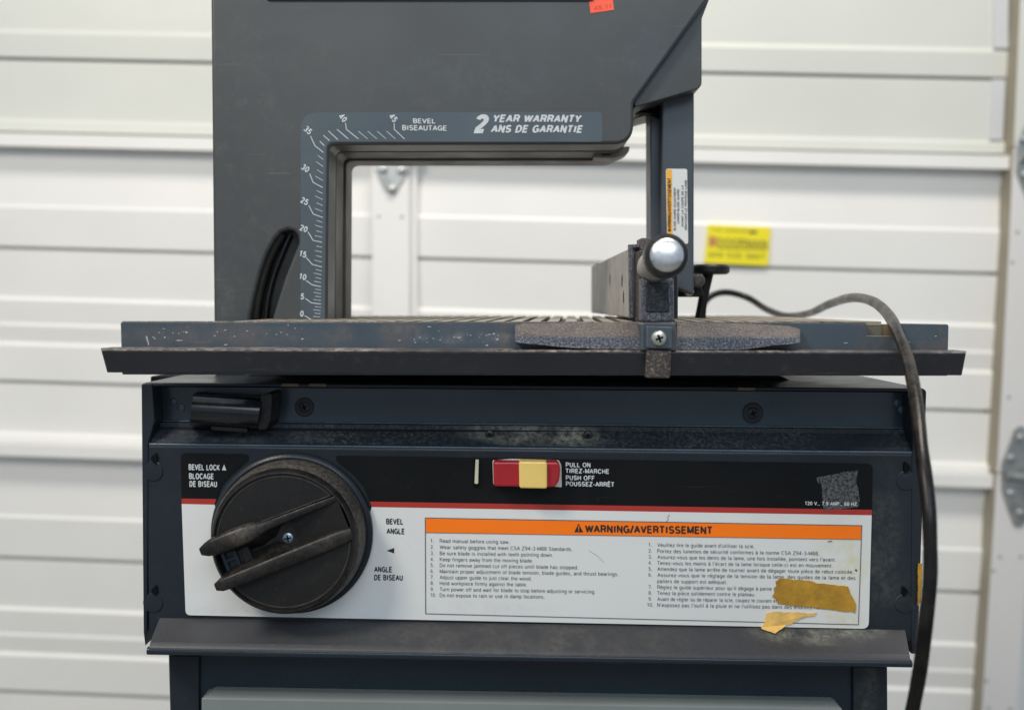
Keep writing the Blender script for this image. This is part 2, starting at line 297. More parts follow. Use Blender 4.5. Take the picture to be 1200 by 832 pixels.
# lettering: a plain grotesque drawn as pen strokes, as flat print
def A_(cx, cy, rx, ry, a0, a1, n=0):
    n = n or max(3, int(abs(a1 - a0) / 22))
    return [(cx + rx * math.cos(math.radians(a0 + (a1 - a0) * k / n)), cy + ry * math.sin(math.radians(a0 + (a1 - a0) * k / n))) for k in range(n + 1)]
H, L, X, MX = .93, .07, .68, .37       # top, base, top of small letters, their middle
def bowl(x, w): return [A_(x + w / 2, MX + .005, w / 2, .305, 0, 360, 16)]
G = {
 'A': (.66, [[(.03, L), (.33, H), (.63, L)], [(.14, .36), (.52, .36)]]), 'B': (.62, [[(.08, L), (.08, H), (.34, H)] + A_(.34, .725, .2, .205, 90, -90) + [(.08, .52)], [(.34, .52)] + A_(.34, .295, .23, .225, 90, -90) + [(.08, L)]]),
 'C': (.68, [A_(.36, .5, .30, .43, 40, 320, 14)]), 'D': (.66, [[(.08, H), (.28, H)] + A_(.28, .5, .31, .43, 90, -90, 10) + [(.08, L), (.08, H)]]),
 'E': (.58, [[(.53, H), (.08, H), (.08, L), (.54, L)], [(.08, .52), (.49, .52)]]), 'F': (.55, [[(.52, H), (.08, H), (.08, L)], [(.08, .51), (.46, .51)]]),
 'G': (.70, [A_(.36, .5, .30, .43, 45, 340, 14) + [(.64, .46), (.38, .46)], [(.64, .46), (.64, .08)]]), 'H': (.66, [[(.08, H), (.08, L)], [(.58, H), (.58, L)], [(.08, .52), (.58, .52)]]),
 'I': (.26, [[(.13, H), (.13, L)]]), 'J': (.5, [[(.40, H), (.40, .28)] + A_(.22, .26, .18, .19, 0, -180)]), 'K': (.64, [[(.08, H), (.08, L)], [(.58, H), (.08, .40)], [(.25, .56), (.60, L)]]),
 'L': (.54, [[(.08, H), (.08, L), (.51, L)]]), 'M': (.76, [[(.07, L), (.07, H), (.38, .12), (.69, H), (.69, L)]]), 'N': (.66, [[(.08, L), (.08, H), (.58, L), (.58, H)]]),
 'O': (.72, [A_(.36, .5, .31, .43, 0, 360, 20)]), 'P': (.60, [[(.08, L), (.08, H), (.34, H)] + A_(.34, .70, .21, .23, 90, -90) + [(.08, .47)]]),
 'Q': (.72, [A_(.36, .5, .31, .43, 0, 360, 20), [(.42, .26), (.68, .0)]]), 'R': (.64, [[(.08, L), (.08, H), (.36, H)] + A_(.36, .71, .21, .22, 90, -90) + [(.08, .49)], [(.34, .49), (.50, .40), (.55, L)]]),
 'S': (.62, [A_(.31, .70, .23, .23, 30, 240, 9) + [(.36, .49)] + A_(.31, .285, .25, .215, 60, -155, 9)]), 'T': (.58, [[(.02, H), (.56, H)], [(.29, H), (.29, L)]]),
 'U': (.66, [[(.08, H), (.08, .32)] + A_(.33, .32, .25, .25, 180, 360, 9) + [(.58, .32), (.58, H)]]), 'V': (.62, [[(.03, H), (.31, L), (.59, H)]]), 'W': (.90, [[(.03, H), (.24, L), (.45, .88), (.66, L), (.87, H)]]),
 'X': (.62, [[(.04, H), (.58, L)], [(.58, H), (.04, L)]]), 'Y': (.62, [[(.03, H), (.31, .45), (.59, H)], [(.31, .45), (.31, L)]]), 'Z': (.60, [[(.06, H), (.54, H), (.05, L), (.56, L)]]),
 'a': (.52, [[(.07, .53)] + A_(.25, .50, .18, .18, 150, 0, 6) + [(.43, L)], [(.43, .40), (.22, .37)] + A_(.21, .22, .15, .15, 90, 290, 7) + [(.43, .26)]]),
 'b': (.54, bowl(.08, .40) + [[(.08, H), (.08, L)]]), 'c': (.48, [A_(.26, MX, .20, .305, 45, 315, 11)]), 'd': (.54, bowl(.05, .40) + [[(.45, H), (.45, L)]]),
 'e': (.52, [[(.07, .40), (.46, .40)] + A_(.26, MX, .20, .305, 8, 322, 13)]), 'f': (.30, [[(.13, L), (.13, .74)] + A_(.25, .77, .12, .16, 180, 90, 4), [(.02, .63), (.27, .63)]]),
 'g': (.54, bowl(.05, .40) + [[(.45, X), (.45, -.02)] + A_(.26, -.02, .19, .19, 0, -150, 7)]), 'h': (.54, [[(.08, H), (.08, L)], [(.08, .46)] + A_(.26, .47, .18, .20, 160, 0, 6) + [(.44, L)]]),
 'i': (.24, [[(.12, X), (.12, L)], [(.12, .83), (.12, .95)]]), 'j': (.24, [[(.13, X), (.13, -.1), (.03, -.2)], [(.13, .83), (.13, .95)]]), 'k': (.50, [[(.08, H), (.08, L)], [(.43, X), (.08, .32)], [(.21, .44), (.46, L)]]),
 'l': (.24, [[(.12, H), (.12, L)]]), 'm': (.80, [[(.08, X), (.08, L)], [(.08, .48)] + A_(.24, .49, .16, .19, 160, 0, 6) + [(.40, L)], [(.40, .48)] + A_(.56, .49, .16, .19, 160, 0, 6) + [(.72, L)]]),
 'n': (.54, [[(.08, X), (.08, L)], [(.08, .46)] + A_(.26, .48, .18, .20, 160, 0, 6) + [(.44, L)]]), 'o': (.54, bowl(.06, .42)), 'p': (.54, bowl(.08, .40) + [[(.08, X), (.08, -.2)]]), 'q': (.54, bowl(.05, .40) + [[(.45, X), (.45, -.2)]]),
 'r': (.34, [[(.08, X), (.08, L)], [(.08, .42)] + A_(.28, .45, .2, .22, 170, 90, 4)]), 's': (.48, [A_(.24, .52, .16, .155, 30, 235, 7) + [(.28, .375)] + A_(.24, .215, .18, .15, 60, -150, 7)]),
 't': (.30, [[(.13, .85), (.13, .2)] + A_(.25, .19, .12, .12, 180, 280, 4), [(.02, .63), (.27, .63)]]), 'u': (.54, [[(.44, X), (.44, L)], [(.07, X), (.07, .27)] + A_(.25, .27, .18, .20, 180, 340, 6)]),
 'v': (.50, [[(.04, X), (.25, L), (.46, X)]]), 'w': (.70, [[(.03, X), (.19, L), (.35, .62), (.51, L), (.67, X)]]), 'x': (.48, [[(.05, X), (.43, L)], [(.43, X), (.05, L)]]),
 'y': (.50, [[(.04, X), (.25, .10)], [(.46, X), (.20, -.14), (.08, -.2)]]), 'z': (.48, [[(.06, .64), (.42, .64), (.05, L), (.44, L)]]),
 '0': (.58, [A_(.29, .5, .22, .43, 0, 360, 18)]), '1': (.50, [[(.12, .74), (.30, H), (.30, L)]]), '2': (.58, [A_(.29, .70, .21, .23, 165, -20, 9) + [(.36, .42), (.15, .17)], [(.06, L), (.52, L)]]),
 '3': (.58, [A_(.28, .71, .20, .22, 150, -90, 10) + A_(.28, .28, .23, .21, 90, -150, 10)]), '4': (.58, [[(.54, .29), (.04, .29), (.40, H), (.40, L)]]), '5': (.58, [[(.49, H), (.15, H), (.10, .50)] + A_(.28, .33, .23, .26, 120, -155, 11)]),
 '6': (.58, [A_(.29, .34, .21, .27, 0, 360, 16), A_(.34, .42, .26, .51, 175, 70, 6)]), '7': (.58, [[(.06, H), (.52, H), (.22, L)]]), '8': (.58, [A_(.29, .71, .19, .22, 0, 360, 14), A_(.29, .29, .22, .22, 0, 360, 14)]),
 '9': (.58, [A_(.29, .66, .21, .27, 0, 360, 16), A_(.24, .58, .26, .51, -5, -110, 6)]), '.': (.26, [[(.13, .0), (.13, .14)]]), ',': (.26, [[(.14, .12), (.09, -.10)]]), '-': (.34, [[(.05, .38), (.29, .38)]]),
 '/': (.34, [[(.02, .0), (.32, 1.0)]]), "'": (.20, [[(.10, .96), (.10, .72)]]), ' ': (.28, []), '$': (.58, [A_(.29, .70, .20, .20, 30, 240, 7) + A_(.29, .29, .22, .20, 60, -155, 8), [(.29, 1.03), (.29, -.03)]]),
}
def acc(b, t):
    w, g = G[b]; d = .22 if b.isupper() else 0; m = w / 2
    return (w, g + [{'acute': [(m - .04, .80 + d), (m + .10, .96 + d)], 'grave': [(m + .04, .80 + d), (m - .10, .96 + d)], 'circ': [(m - .13, .80 + d), (m, .95 + d), (m + .13, .80 + d)]}[t]])
for ch_, b_, t_ in (('é', 'e', 'acute'), ('è', 'e', 'grave'), ('ê', 'e', 'circ'), ('à', 'a', 'grave'), ('Ê', 'E', 'circ')): G[ch_] = acc(b_, t_)
CAP = 1.0
_tc = {}
def glyphs(s, bold, shear=0.0):
    """flat strokes of a line of text, capitals 1 high; third value lifts crossing strokes apart"""
    key = (s, bold, shear)
    if key in _tc: return _tc[key]
    w = .135 + bold * 3.4; V = []; Fc = []; x = 0; lift = 0
    for ch in s:
        adv, strokes = G.get(ch, G[' '])
        for st in strokes:
            pts = [Vector(p) for p in st]; q = [pts[0]]
            for p in pts[1:]:
                if (p - q[-1]).length > .012: q.append(p)
            runs = [[q[0]]]        # sharp corners start a new stroke
            for i in range(1, len(q)):
                runs[-1].append(q[i])
                if i < len(q) - 1 and (q[i] - q[i - 1]).normalized().dot((q[i + 1] - q[i]).normalized()) < .35: runs.append([q[i]])
            many = len(runs) > 1
            for ri, q in enumerate(runs):
              closed = not many and (q[0] - q[-1]).length < .03 and len(q) > 4
              q = [p.copy() for p in q]
              if closed: q[-1] = q[0].copy()
              elif many:
                  c0 = abs((q[1] - q[0]).normalized().x * (q[1] - q[0]).normalized().y) < .05; c1 = abs((q[-1] - q[-2]).normalized().x * (q[-1] - q[-2]).normalized().y) < .05
                  if ri > 0: q[0] = q[0] - (q[1] - q[0]).normalized() * w * (.5 if c0 else .08)
                  if ri < len(runs) - 1: q[-1] = q[-1] + (q[-1] - q[-2]).normalized() * w * (.5 if c1 else .08)
              n = len(q); k0 = len(V); lift = (lift + 1) % 9
              for i in range(n):
                  a = q[i] - q[i - 1] if i > 0 else (q[-1] - q[-2] if closed else q[1] - q[0])
                  b = q[i + 1] - q[i] if i < n - 1 else (q[1] - q[0] if closed else q[-1] - q[-2])
                  a = a.normalized(); b = b.normalized(); t = (a + b)
                  t = t.normalized() if t.length > .1 else a
                  nn = Vector((-t.y, t.x)); m = 1 / max(.45, abs(nn.dot(Vector((-a.y, a.x)))))
                  e = Vector((0, 0))
                  if not closed and n > 1: e = -b * .0 if i == 0 else (a * .0)
                  for sg in (1, -1):
                      c = q[i] + nn * sg * w / 2 * m + e; V.append((x + c.x + shear * c.y, c.y, lift * 2e-6))
              for i in range(n - 1): Fc.append([k0 + 2 * i, k0 + 2 * i + 1, k0 + 2 * i + 3, k0 + 2 * i + 2])
        x += adv + .10 + bold * 2.2
    _tc[key] = (V, Fc); return V, Fc
def text_data(s, x0, x1, yb, cap, Y, bold=0.0, shear=0.0, slope=0.0):
    v, f = glyphs(s, bold, shear); a = min(p[0] for p in v); b = max(p[0] for p in v); k = (x1 - x0) / (b - a)
    out = []
    for x, y, z in v:
        dx = (x - a) * k; out.append(P(x0 + dx, yb - y / CAP * cap + slope * dx, Y - z))
    return out, f
def text_rot(s, cx, cy, cap, ang, Y, bold=0.0, wide=1.0):
    """text centred on a pixel, turned clockwise by ang degrees"""
    v, f = glyphs(s, bold); a = min(p[0] for p in v); b = max(p[0] for p in v); k = cap / CAP; c_, s_ = math.cos(math.radians(ang)), math.sin(math.radians(ang))
    out = []
    for x, y, z in v:
        u = (x - (a + b) / 2) * k * wide; w = -(y - CAP / 2) * k
        out.append(P(cx + u * c_ - w * s_, cy + u * s_ + w * c_, Y - z))
    return out, f
def print_on(name, parts, m, parent):
    v, f = join(parts); return mk(name, v, f, m, parent, flat=True)
def stroke(pts, w, Y):
    parts = []
    for (x0, y0), (x1, y1) in zip(pts, pts[1:]):
        d = Vector((x1 - x0, y1 - y0)).normalized(); n = Vector((-d.y, d.x)) * w / 2; e = d * w * .25
        q = [(x0 - e.x + n.x, y0 - e.y + n.y), (x1 + e.x + n.x, y1 + e.y + n.y), (x1 + e.x - n.x, y1 + e.y - n.y), (x0 - e.x - n.x, y0 - e.y - n.y)]
        parts.append(([P(*p, Y - 1.5e-6 * (len(parts) % 5)) for p in q], [[0, 1, 2, 3]]))
    return join(parts)
def poly(pts, Y): return [P(*p, Y) for p in pts], [list(range(len(pts)))]

# ================================================================== SETTING
FLOOR = -1.02
fl = mk('floor', [(-4, -3, FLOOR), (4, -3, FLOOR), (4, 2.2, FLOOR), (-4, 2.2, FLOOR)], [[0, 1, 2, 3]], 'concrete'); fl['kind'] = 'structure'
YD = 1.76
def sl(y0): return .0205 + (y0 - 68) * .0000267
def dl(y, x): return y + x * sl(y)
wl = mk('wall', [v for q in ((1150, -900, 1.80), (2600, -900, 1.80), (2600, 1100, 1.80), (1150, 1100, 1.80)) for v in [P(*q)]]
        + [v for q in ((1150, -900, 1.90), (2600, -900, 1.90), (2600, 1100, 1.90), (1150, 1100, 1.90)) for v in [P(*q)]],
        [[0, 1, 2, 3], [7, 6, 5, 4], [0, 4, 5, 1], [1, 5, 6, 2], [2, 6, 7, 3], [3, 7, 4, 0]], 'wall'); wl['kind'] = 'structure'

# ------------------------------------------------------------------ garage door
gd = thing('garage_door', 'white sectional steel garage door standing behind the bandsaw', 'garage door', (0, YD, FLOOR))
XL, XR = -500, 1188
def door_section(prof, m):
    """prof: (y at the left border of the photo, depth) from top to bottom"""
    V = []; n = len(prof)
    for y, d in prof:
        V += [P(XL, dl(y, XL), YD + d), P(XR, dl(y, XR), YD + d)]
    for i in range(n):
        for j in (0, 1): v = V[2 * i + j]; V.append(Vector((v.x, YD + .035, v.z)))
    o = 2 * n; Fc = []
    for i in range(n - 1):
        a, b, c, d = 2 * i, 2 * i + 1, 2 * i + 3, 2 * i + 2
        Fc += [[a, b, c, d], [a + o, d + o, c + o, b + o], [a, d, d + o, a + o], [b, b + o, c + o, c]]
    Fc += [[0, o, o + 1, 1], [2 * n - 2, 2 * n - 1, o + 2 * n - 1, o + 2 * n - 2]]
    return mk('door_section', V, Fc, m, gd, .0012)
def section_profile(t, h=1.0):
    """one section from its top rail down; t = y of the joint above"""
    r = []
    def a(y, d): r.append((t + y * h, d))
    a(0.8, -.026); a(16, -.026); a(16.6, -.003); a(44, .003); a(84, -.001); a(88, -.004)
    a(133, -.001); a(133.2, .014); a(137, .014); a(137.2, -.002)
    a(192, .002); a(196, -.003); a(222, .0); a(226, -.002); a(245, .002); a(249, -.003)
    a(289.5, -.001); a(289.6, .014); a(293.4, .014); a(293.6, -.002); a(350, .0); a(354, -.008); a(361.6, -.010)
    return r
s1 = [(-194, -.024), (-178, -.024), (-177, -.003), (-148, .003), (-108, -.001), (-60, 0), (-57, .004), (-54, .004), (-53, 0), (34, .001), (39, -.003), (67.2, -.001), (67.4, .014), (70.8, .014), (71, -.001),
      (139, .0), (143, -.005), (153.6, -.006)]
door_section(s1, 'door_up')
door_section(section_profile(155), 'door')
door_section(section_profile(518), 'door')
door_section([(y, d) for y, d in section_profile(881)], 'door')
M['stile'] = mat('stile_paint', (.66, .635, .61), .45, var=.02, vscale=3)
M['stile_shade'] = mat('stile_shade_beige', (.30, .265, .20), .6, var=.1)  # warm shade on the side of the stile, painted in as beige
M['plate'] = mat('plate_paint_grey', (.56, .57, .58), .45, var=.03)
def stile(name, left, w, Yf, Yb, m='door'):
    V = []
    for (x, y) in left: V += [P(x, y, Yf), P(x + w, y + w * .025, Yf)]
    n = len(left)
    for i in range(2 * n): v = V[i]; V.append(Vector((v.x, Yb, v.z)))
    o = 2 * n; Fc = []
    for i in range(n - 1):
        a, b, c, d = 2 * i, 2 * i + 1, 2 * i + 3, 2 * i + 2
        Fc += [[a, b, c, d], [a + o, d + o, c + o, b + o], [a, d, d + o, a + o], [b, b + o, c + o, c]]
    Fc += [[0, o, o + 1, 1], [2 * n - 2, 2 * n - 1, o + 2 * n - 1, o + 2 * n - 2]]
    o_ = mk(name, V, Fc, m, gd, .001)
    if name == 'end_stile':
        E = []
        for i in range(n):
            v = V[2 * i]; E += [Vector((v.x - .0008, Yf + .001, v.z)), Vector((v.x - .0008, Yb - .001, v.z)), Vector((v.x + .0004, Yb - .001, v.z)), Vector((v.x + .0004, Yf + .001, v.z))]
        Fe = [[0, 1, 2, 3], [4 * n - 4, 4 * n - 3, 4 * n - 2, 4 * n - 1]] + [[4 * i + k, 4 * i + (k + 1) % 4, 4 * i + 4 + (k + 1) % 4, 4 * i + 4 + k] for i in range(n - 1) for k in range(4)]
        mk('stile_shade_strip', E, Fe, 'stile_shade', o_)  # thin strip that carries the painted shade of the side face
    return o_
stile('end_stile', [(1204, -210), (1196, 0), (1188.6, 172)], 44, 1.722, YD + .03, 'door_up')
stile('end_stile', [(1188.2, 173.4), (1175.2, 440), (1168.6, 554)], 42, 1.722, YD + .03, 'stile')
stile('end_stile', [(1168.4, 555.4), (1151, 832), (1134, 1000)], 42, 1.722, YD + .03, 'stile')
stile('end_plate', [(1166, -120), (1165, 57)], 17, 1.7545, YD + .02, 'plate')
stile('end_plate', [(1163.5, 93), (1160, 164)], 15, 1.7545, YD + .02, 'plate')
stile('centre_stile', [(435.5, 184), (436, 300), (435, 516)], 44, 1.732, YD + .02)
stile('centre_stile_flange', [(480.4, 184), (480.8, 516)], 8, 1.745, YD + .02)
# screws in the stiles
for (x, y, Y) in [(444, 253, 1.732), (471, 254, 1.732), (1192, 272, 1.722), (1186, 307, 1.722), (1182, 465, 1.722), (1172, 652, 1.722), (1196, 652, 1.722), (1164, 668, 1.722), (1156, 797, 1.722), (1158, 829, 1.722), (1184, 830, 1.722)]:
    lathe('stile_screw', [(.0028, -.001), (.0028, .0008), (.0018, .0014)], P(x, y, Y), 'galv', gd, n=12)
# hinges
def hinge(cx, cy, s=1.0, Y=1.722):
    out = rnd([(cx - 4, cy - 58 * s), (cx + 6, cy - 58 * s), (cx + 24, cy - 16), (cx + 24, cy + 18), (cx + 4, cy + 60 * s), (cx - 6, cy + 60 * s), (cx - 21, cy + 18), (cx - 21, cy - 14)], 6)
    h = prism('hinge', out, Y - .004, .004, 'galv', gd, .0012)
    tube('hinge_pin', [P(cx - 16, cy + 1, Y - .009), P(cx + 26, cy + 3, Y - .009)], .0075, 'galv', h, 12)
    for dx, dy in ((-10, -20), (12, -21), (1, -44), (-10, 21), (12, 22), (1, 44)):
        lathe('hinge_bolt', [(.0075, -.001), (.0075, .001), (.0068, .004), (.004, .0055)], P(cx + dx, cy + dy, Y - .004), 'galv', h, n=16)
    return h
hinge(1195, 557); hinge(1212, 184, .9); hinge(459, 178, .8, 1.732)

# door sticker
ds = thing('sticker', 'small yellow sticker with blurred dark print stuck on the garage door', 'sticker', P(865, 311, 1.745))
prism('sticker_sheet', [(830, 263), (903.5, 266.5), (900, 311.5), (826, 308)], 1.7505, .008, 'yellow_st', ds, 0)
Ys = 1.7500
print_on('lettering', [text_data('DOORMAN', 841, 899, 288, 9, Ys, .02, slope=.045), poly([(841, 289.5), (899, 291), (899, 293), (841, 291.5)], Ys),
                       text_data('604 525 3667', 831, 896, 301, 6, Ys, .01, slope=.045), text_data('THE GARAGE', 834, 876, 271, 3.5, Ys, 0, slope=.04)], 'olive_ink', ds)
print_on('emblem', [poly([(831, 277), (840, 277.4), (839.5, 289), (830.5, 288.6)], Ys)], 'maroon_ink', ds)
print_on('print_block', [poly([(878, 270.5), (887, 270.9), (886.8, 274), (877.8, 273.6)], Ys)], 'ink', ds)

# ================================================================== BANDSAW
saw = thing('bandsaw', 'dark grey bandsaw with a large round black knob and red and yellow switch', 'bandsaw', (0, .75, FLOOR))
# stand down to the floor
st = prism('stand', [(197, 764), (1040, 778), (1042, 990), (203, 985)], .606, .22, 'navy_gloss', saw, .001)
for (xa, za) in ((-.19, .63), (.20, .63), (-.19, .82), (.20, .82)):
    zt = P(600, 980, .606).z + .004
    mk('stand_leg', [(xa + dx, za + dy, z) for z in (FLOOR, zt) for dx, dy in ((-.02, -.02), (.02, -.02), (.02, .02), (-.02, .02))],
       [[0, 1, 2, 3], [7, 6, 5, 4], [0, 1, 5, 4], [1, 2, 6, 5], [2, 3, 7, 6], [3, 0, 4, 7]], 'navy', saw, .001)
prism('stand_flange', [(198, 768), (233, 768.6), (233, 980), (203, 980)], .603, .004, 'navy', saw, .0006)
prism('stand_flange', [(1000, 781), (1040, 781.6), (1041, 985), (1000, 985)], .603, .004, 'navy', saw, .0006)
lp = sweep_rows('lower_panel', [((250, 808.5), (978, 821), .600), ((242, 815), (983, 827), .594), ((236, 818), (987, 830), .592), ((236, 960), (990, 960), .592)], .607, 'grey_panel', saw, .0006)

# housing: main face, sloping band and recess above it
hs = sweep_rows('control_housing', [((178, 452), (1072, 459), .616), ((184, 492.5), (1068, 501), .616), ((172, 519), (1070, 529), .6015), ((170, 523), (1072, 533), .600), ((174, 742), (1071, 752), .600)], .83, 'navy', saw, .0010, 3)
sb = sweep_rows('sloping_band', [((186, 494.5), (1066, 502.6), .6152), ((174, 518), (1068, 527.8), .6016)], .612, 'navy_dust', saw, .0002)
prism('recess_panel', [(181, 453.4), (1070, 460), (1067, 501.4), (185, 493)], .6150, .002, 'recess', saw, 0)
for (a_, b_, y_, r_) in (((186, 493.3), (1066, 501.6), .6146, .0006), ((175, 520.6), (1069, 530.4), .6008, .0009)):
    tube('panel_crease', [P(*a_, y_), P((a_[0] + b_[0]) / 2, (a_[1] + b_[1]) / 2, y_), P(*b_, y_)], r_, 'crease', saw, 12)
# side flanges and top
prism('side_flange', rnd([(165.5, 449), (178, 449.5), (181, 494), (173.5, 520.5), (172, 741), (170, 757), (168, 741)], [4, 0, 0, 0, 0, 0, 0]), .5992, .20, 'navy', saw, .0006)
prism('side_flange', rnd([(1069, 455.6), (1086, 456), (1075.5, 766), (1068, 766), (1069, 530), (1070, 528)], [0, 5, 0, 0, 0, 0]), .5992, .20, 'navy', saw, .0006)
prism('top_edge', [(170, 448.4), (1082, 455.0), (1084, 457), (1070, 459), (180, 452.6), (167, 450.4)], .6, .23, 'navy', saw, .0012)
# lip
rows = [((187, 724), (1061, 738), .5996)]
for k in range(7):
    t = k / 6; rows.append(((176 - 3 * t, 752 + 13 * t), (1066 + 2 * t, 766.5 + 13 * t), .580 - .0035 * math.sin(t * math.pi * .55) + .004 * max(0, t - .6)))
rows.append(((174, 766.5), (1067, 781.5), .590))
sweep_rows('lower_lip', rows, .604, 'lip', saw, .0002)
tube('lip_edge', [P(173.2, 762, .5792), P(620, 769.6, .5792), P(1067.5, 777, .5792)], .0023, 'navy_gloss', saw, 16)
# half-moon holes in the flanges
for (x, y, r) in ((180.5, 537.5, 6.5), (180.5, 692, 6), (1063, 548, 7), (1061, 693, 6)):
    side = 1 if x < 600 else -1
    pts = [(x + side * (2 if k in (0, 8) else 2 - r * math.sin(math.pi * k / 8) * .9), y - r + 2 * r * k / 8) for k in range(9)] + [(x + side * 3.5, y + r * .6), (x + side * 3.5, y - r * .6)]
    prism('flange_slot', pts, .5985, .002, 'dark', saw, 0)
    lathe('flange_dimple', [(.0062, 0), (.0058, .0006), (.003, .0008)], P(x - 1, y + r + 8, .6), 'navy', saw, n=24)
# recess screws
def head(x, y, Y, r, m, parent, washer=None, wm='navy', cross='dark', h=.0016, ang=20):
    if washer: lathe('washer', [(washer, -.0005), (washer, .0005), (washer * .93, .0009)], P(x, y, Y), wm, parent, n=32)
    p0 = P(x, y, Y)
    s = lathe('screw', [(r, 0), (r, h * .4), (r * .85, h * .8), (r * .5, h), (r * .1, h * 1.05)], p0, m, parent, n=24)
    w = r * .13; q = []
    for a in (ang, ang + 90):
        c, t = math.cos(math.radians(a)), math.sin(math.radians(a)); u = Vector((c, 0, t)); v = Vector((-t, 0, c)); b = p0 + Vector((0, -h * 1.0, 0))
        pts = [b + u * r * .5 + v * w, b - u * r * .5 + v * w, b - u * r * .5 - v * w, b + u * r * .5 - v * w]
        top = [p_ + Vector((0, -.0003 - .00005 * (a > 60), 0)) for p_ in pts]; bot = [p_ + Vector((0, .0008, 0)) for p_ in pts]
        q.append((top + bot, [[0, 1, 2, 3], [0, 1, 5, 4], [1, 2, 6, 5], [2, 3, 7, 6], [3, 0, 4, 7]]))
    v_, f_ = join(q); mk('screw_cross', v_, f_, cross, s); return s
head(357, 477, .6152, .0036, 'screw_dark', saw, .006)
head(882, 484, .6152, .0040, 'screw_dark', saw, .0065)
for x_, y_ in ((203, 471), (212, 478), (1052, 472), (1057, 480)): lathe('panel_dimple', [(.0028, -.0005), (.0024, .0005), (.001, .0009)], P(x_, y_, .6150), 'crease', saw, n=16)
head(574, 509, .6085, .0028, 'screw_dark', saw); head(689, 510, .6085, .0030, 'screw_dark', saw)
# black clip in the recess
cr = [((231, 459.5), (307, 464), .612)]
for k in range(15):
    t = math.pi * k / 14; c_ = math.cos(t); y_ = .6075 - .0215 * math.sin(t) ** .55
    cr.append(((226.5 - 4.5 * (1 - c_) / 2 * 1.0, 480 - 18.5 * c_), (306 - 5 * (1 - c_) / 2, 484.5 - 18.5 * c_), y_))
cr.append(((232, 499.5), (303, 504), .612))
cb = sweep_rows('storage_clip', cr, .6148, 'black_gloss', saw, 0, smooth=50)
prism('storage_clip_end', rnd([(305.5, 463), (318, 460), (319, 470), (317, 494), (312, 504), (302, 504), (301, 497), (304, 475)], 3), .592, .022, 'black', saw, .001)
prism('storage_clip_foot', rnd([(247, 499), (290, 501.5), (290, 507), (247, 504)], 2), .596, .018, 'black', saw, .0005)

# ---------------------------------------------------------------- label
YL = .5990; TH = .0012
lab = prism('label_white_field', [(212.9, 590.4), (251.2, 591.2)] + [(343.5 - 88 * math.cos(a), 624 + 88 * math.sin(a)) for a in [math.radians(t) for t in range(-12, 193, 8)]] + [(435.5, 594), (1021.5, 603.6)] + rnd([(1021.5, 603.6), (1018, 736.5), (217.5, 720.5), (212.9, 590.4)], [0, 8, 6, 0])[1:-1], YL, TH, 'lbl_white', saw, 0)
prism('label_red_stripe', [(212.8, 584), (253.5, 584.6), (251.2, 591.0), (212.9, 590.3)], YL, TH, 'lbl_red', saw, 0)
prism('label_red_stripe', [(433.5, 587.6), (1021.7, 597.2), (1021.6, 603.5), (435.5, 593.9)], YL, TH, 'lbl_red', saw, 0)
bl = prism('label_black_field', rnd([(211.8, 531), (289.5, 532.3), (291.5, 538), (270, 556.5), (259, 569), (253.5, 584.5), (212.7, 583.9)], [6, 5, 5, 3, 3, 0, 0]), YL, TH, 'lbl_black', saw, 0)
br = prism('label_black_field', rnd([(393, 534), (1022.8, 543.6), (1021.8, 597.1), (433.5, 587.5), (426, 570), (412, 554), (395, 541)], [6, 6, 0, 0, 3, 3, 5]), YL, TH, 'lbl_black', saw, 0)
Yp = YL - .0002
SLP = .0165
print_on('lettering', [text_data('BEVEL LOCK', 221, 257.5, 550.5, 6.6, Yp, .025, slope=SLP), poly([(260, 550.9), (262.6, 544), (265.2, 551)], Yp),
                       text_data('BLOCAGE', 221.5, 250, 561, 6.6, Yp, .025, slope=SLP), text_data('DE BISEAU', 222, 254.3, 570, 6.6, Yp, .025, slope=SLP)], 'print_white', bl)
print_on('lettering', [text_data('PULL ON', 663, 692, 547, 5.3, Yp, .022, slope=SLP), text_data('TIREZ-MARCHE', 663, 713.5, 554.2, 5.3, Yp, .022, slope=SLP),
                       text_data('PUSH OFF', 663, 696.5, 562.2, 5.3, Yp, .022, slope=SLP), text_data('POUSSEZ-ARRÊT', 663, 719.5, 569.3, 5.3, Yp, .022, slope=SLP),
                       text_data('120 V., 7.9 AMP., 60 HZ.', 943.5, 1005.5, 591.6, 4.2, Yp, .018, slope=SLP)], 'print_white', br)
print_on('lettering', [text_data('BEVEL', 452.5, 472, 614, 6.4, Yp, .02, slope=SLP), text_data('ANGLE', 453, 473.7, 625.3, 6.4, Yp, .02, slope=SLP),
                       poly([(453, 645), (462, 641.8), (461.8, 648.2)], Yp), text_data('ANGLE', 438.5, 459, 670, 6.4, Yp, .02, slope=SLP),
                       text_data('DE BISEAU', 438.5, 472, 679.5, 6.4, Yp, .02, slope=SLP)], 'ink', lab)
# warning box
YO = YL - .0002
print_on('orange_bar', [poly([(499, 607.2), (1009.5, 616.2), (1009.3, 631.8), (499, 623.6)], YO)], 'lbl_orange', lab)
print_on('warning_frame', [stroke([(498.5, 606.7), (1010, 615.7)], .9, YO - .0001), stroke([(499, 624), (1009.5, 632.1)], .5, YO - .0001), stroke([(498.3, 606.7), (498.8, 718.6)], .9, YO - .00012), stroke([(498.8, 718.8), (1006, 731.6)], .8, YO - .00013), stroke([(1010, 615.7), (1006, 731.6)], .8, YO - .00014)], 'ink_soft', lab)
print_on('lettering', [text_data('WARNING/AVERTISSEMENT', 685.5, 834.2, 623.6, 8.6, YO - .0002, .022, slope=.0125)], 'ink', lab)
print_on('warning_triangle', [([P(*p, YO - .0002) for p in ((673, 623.3), (678, 613.2), (683.4, 623.5))], [[0, 1, 2]])], 'ink', lab)
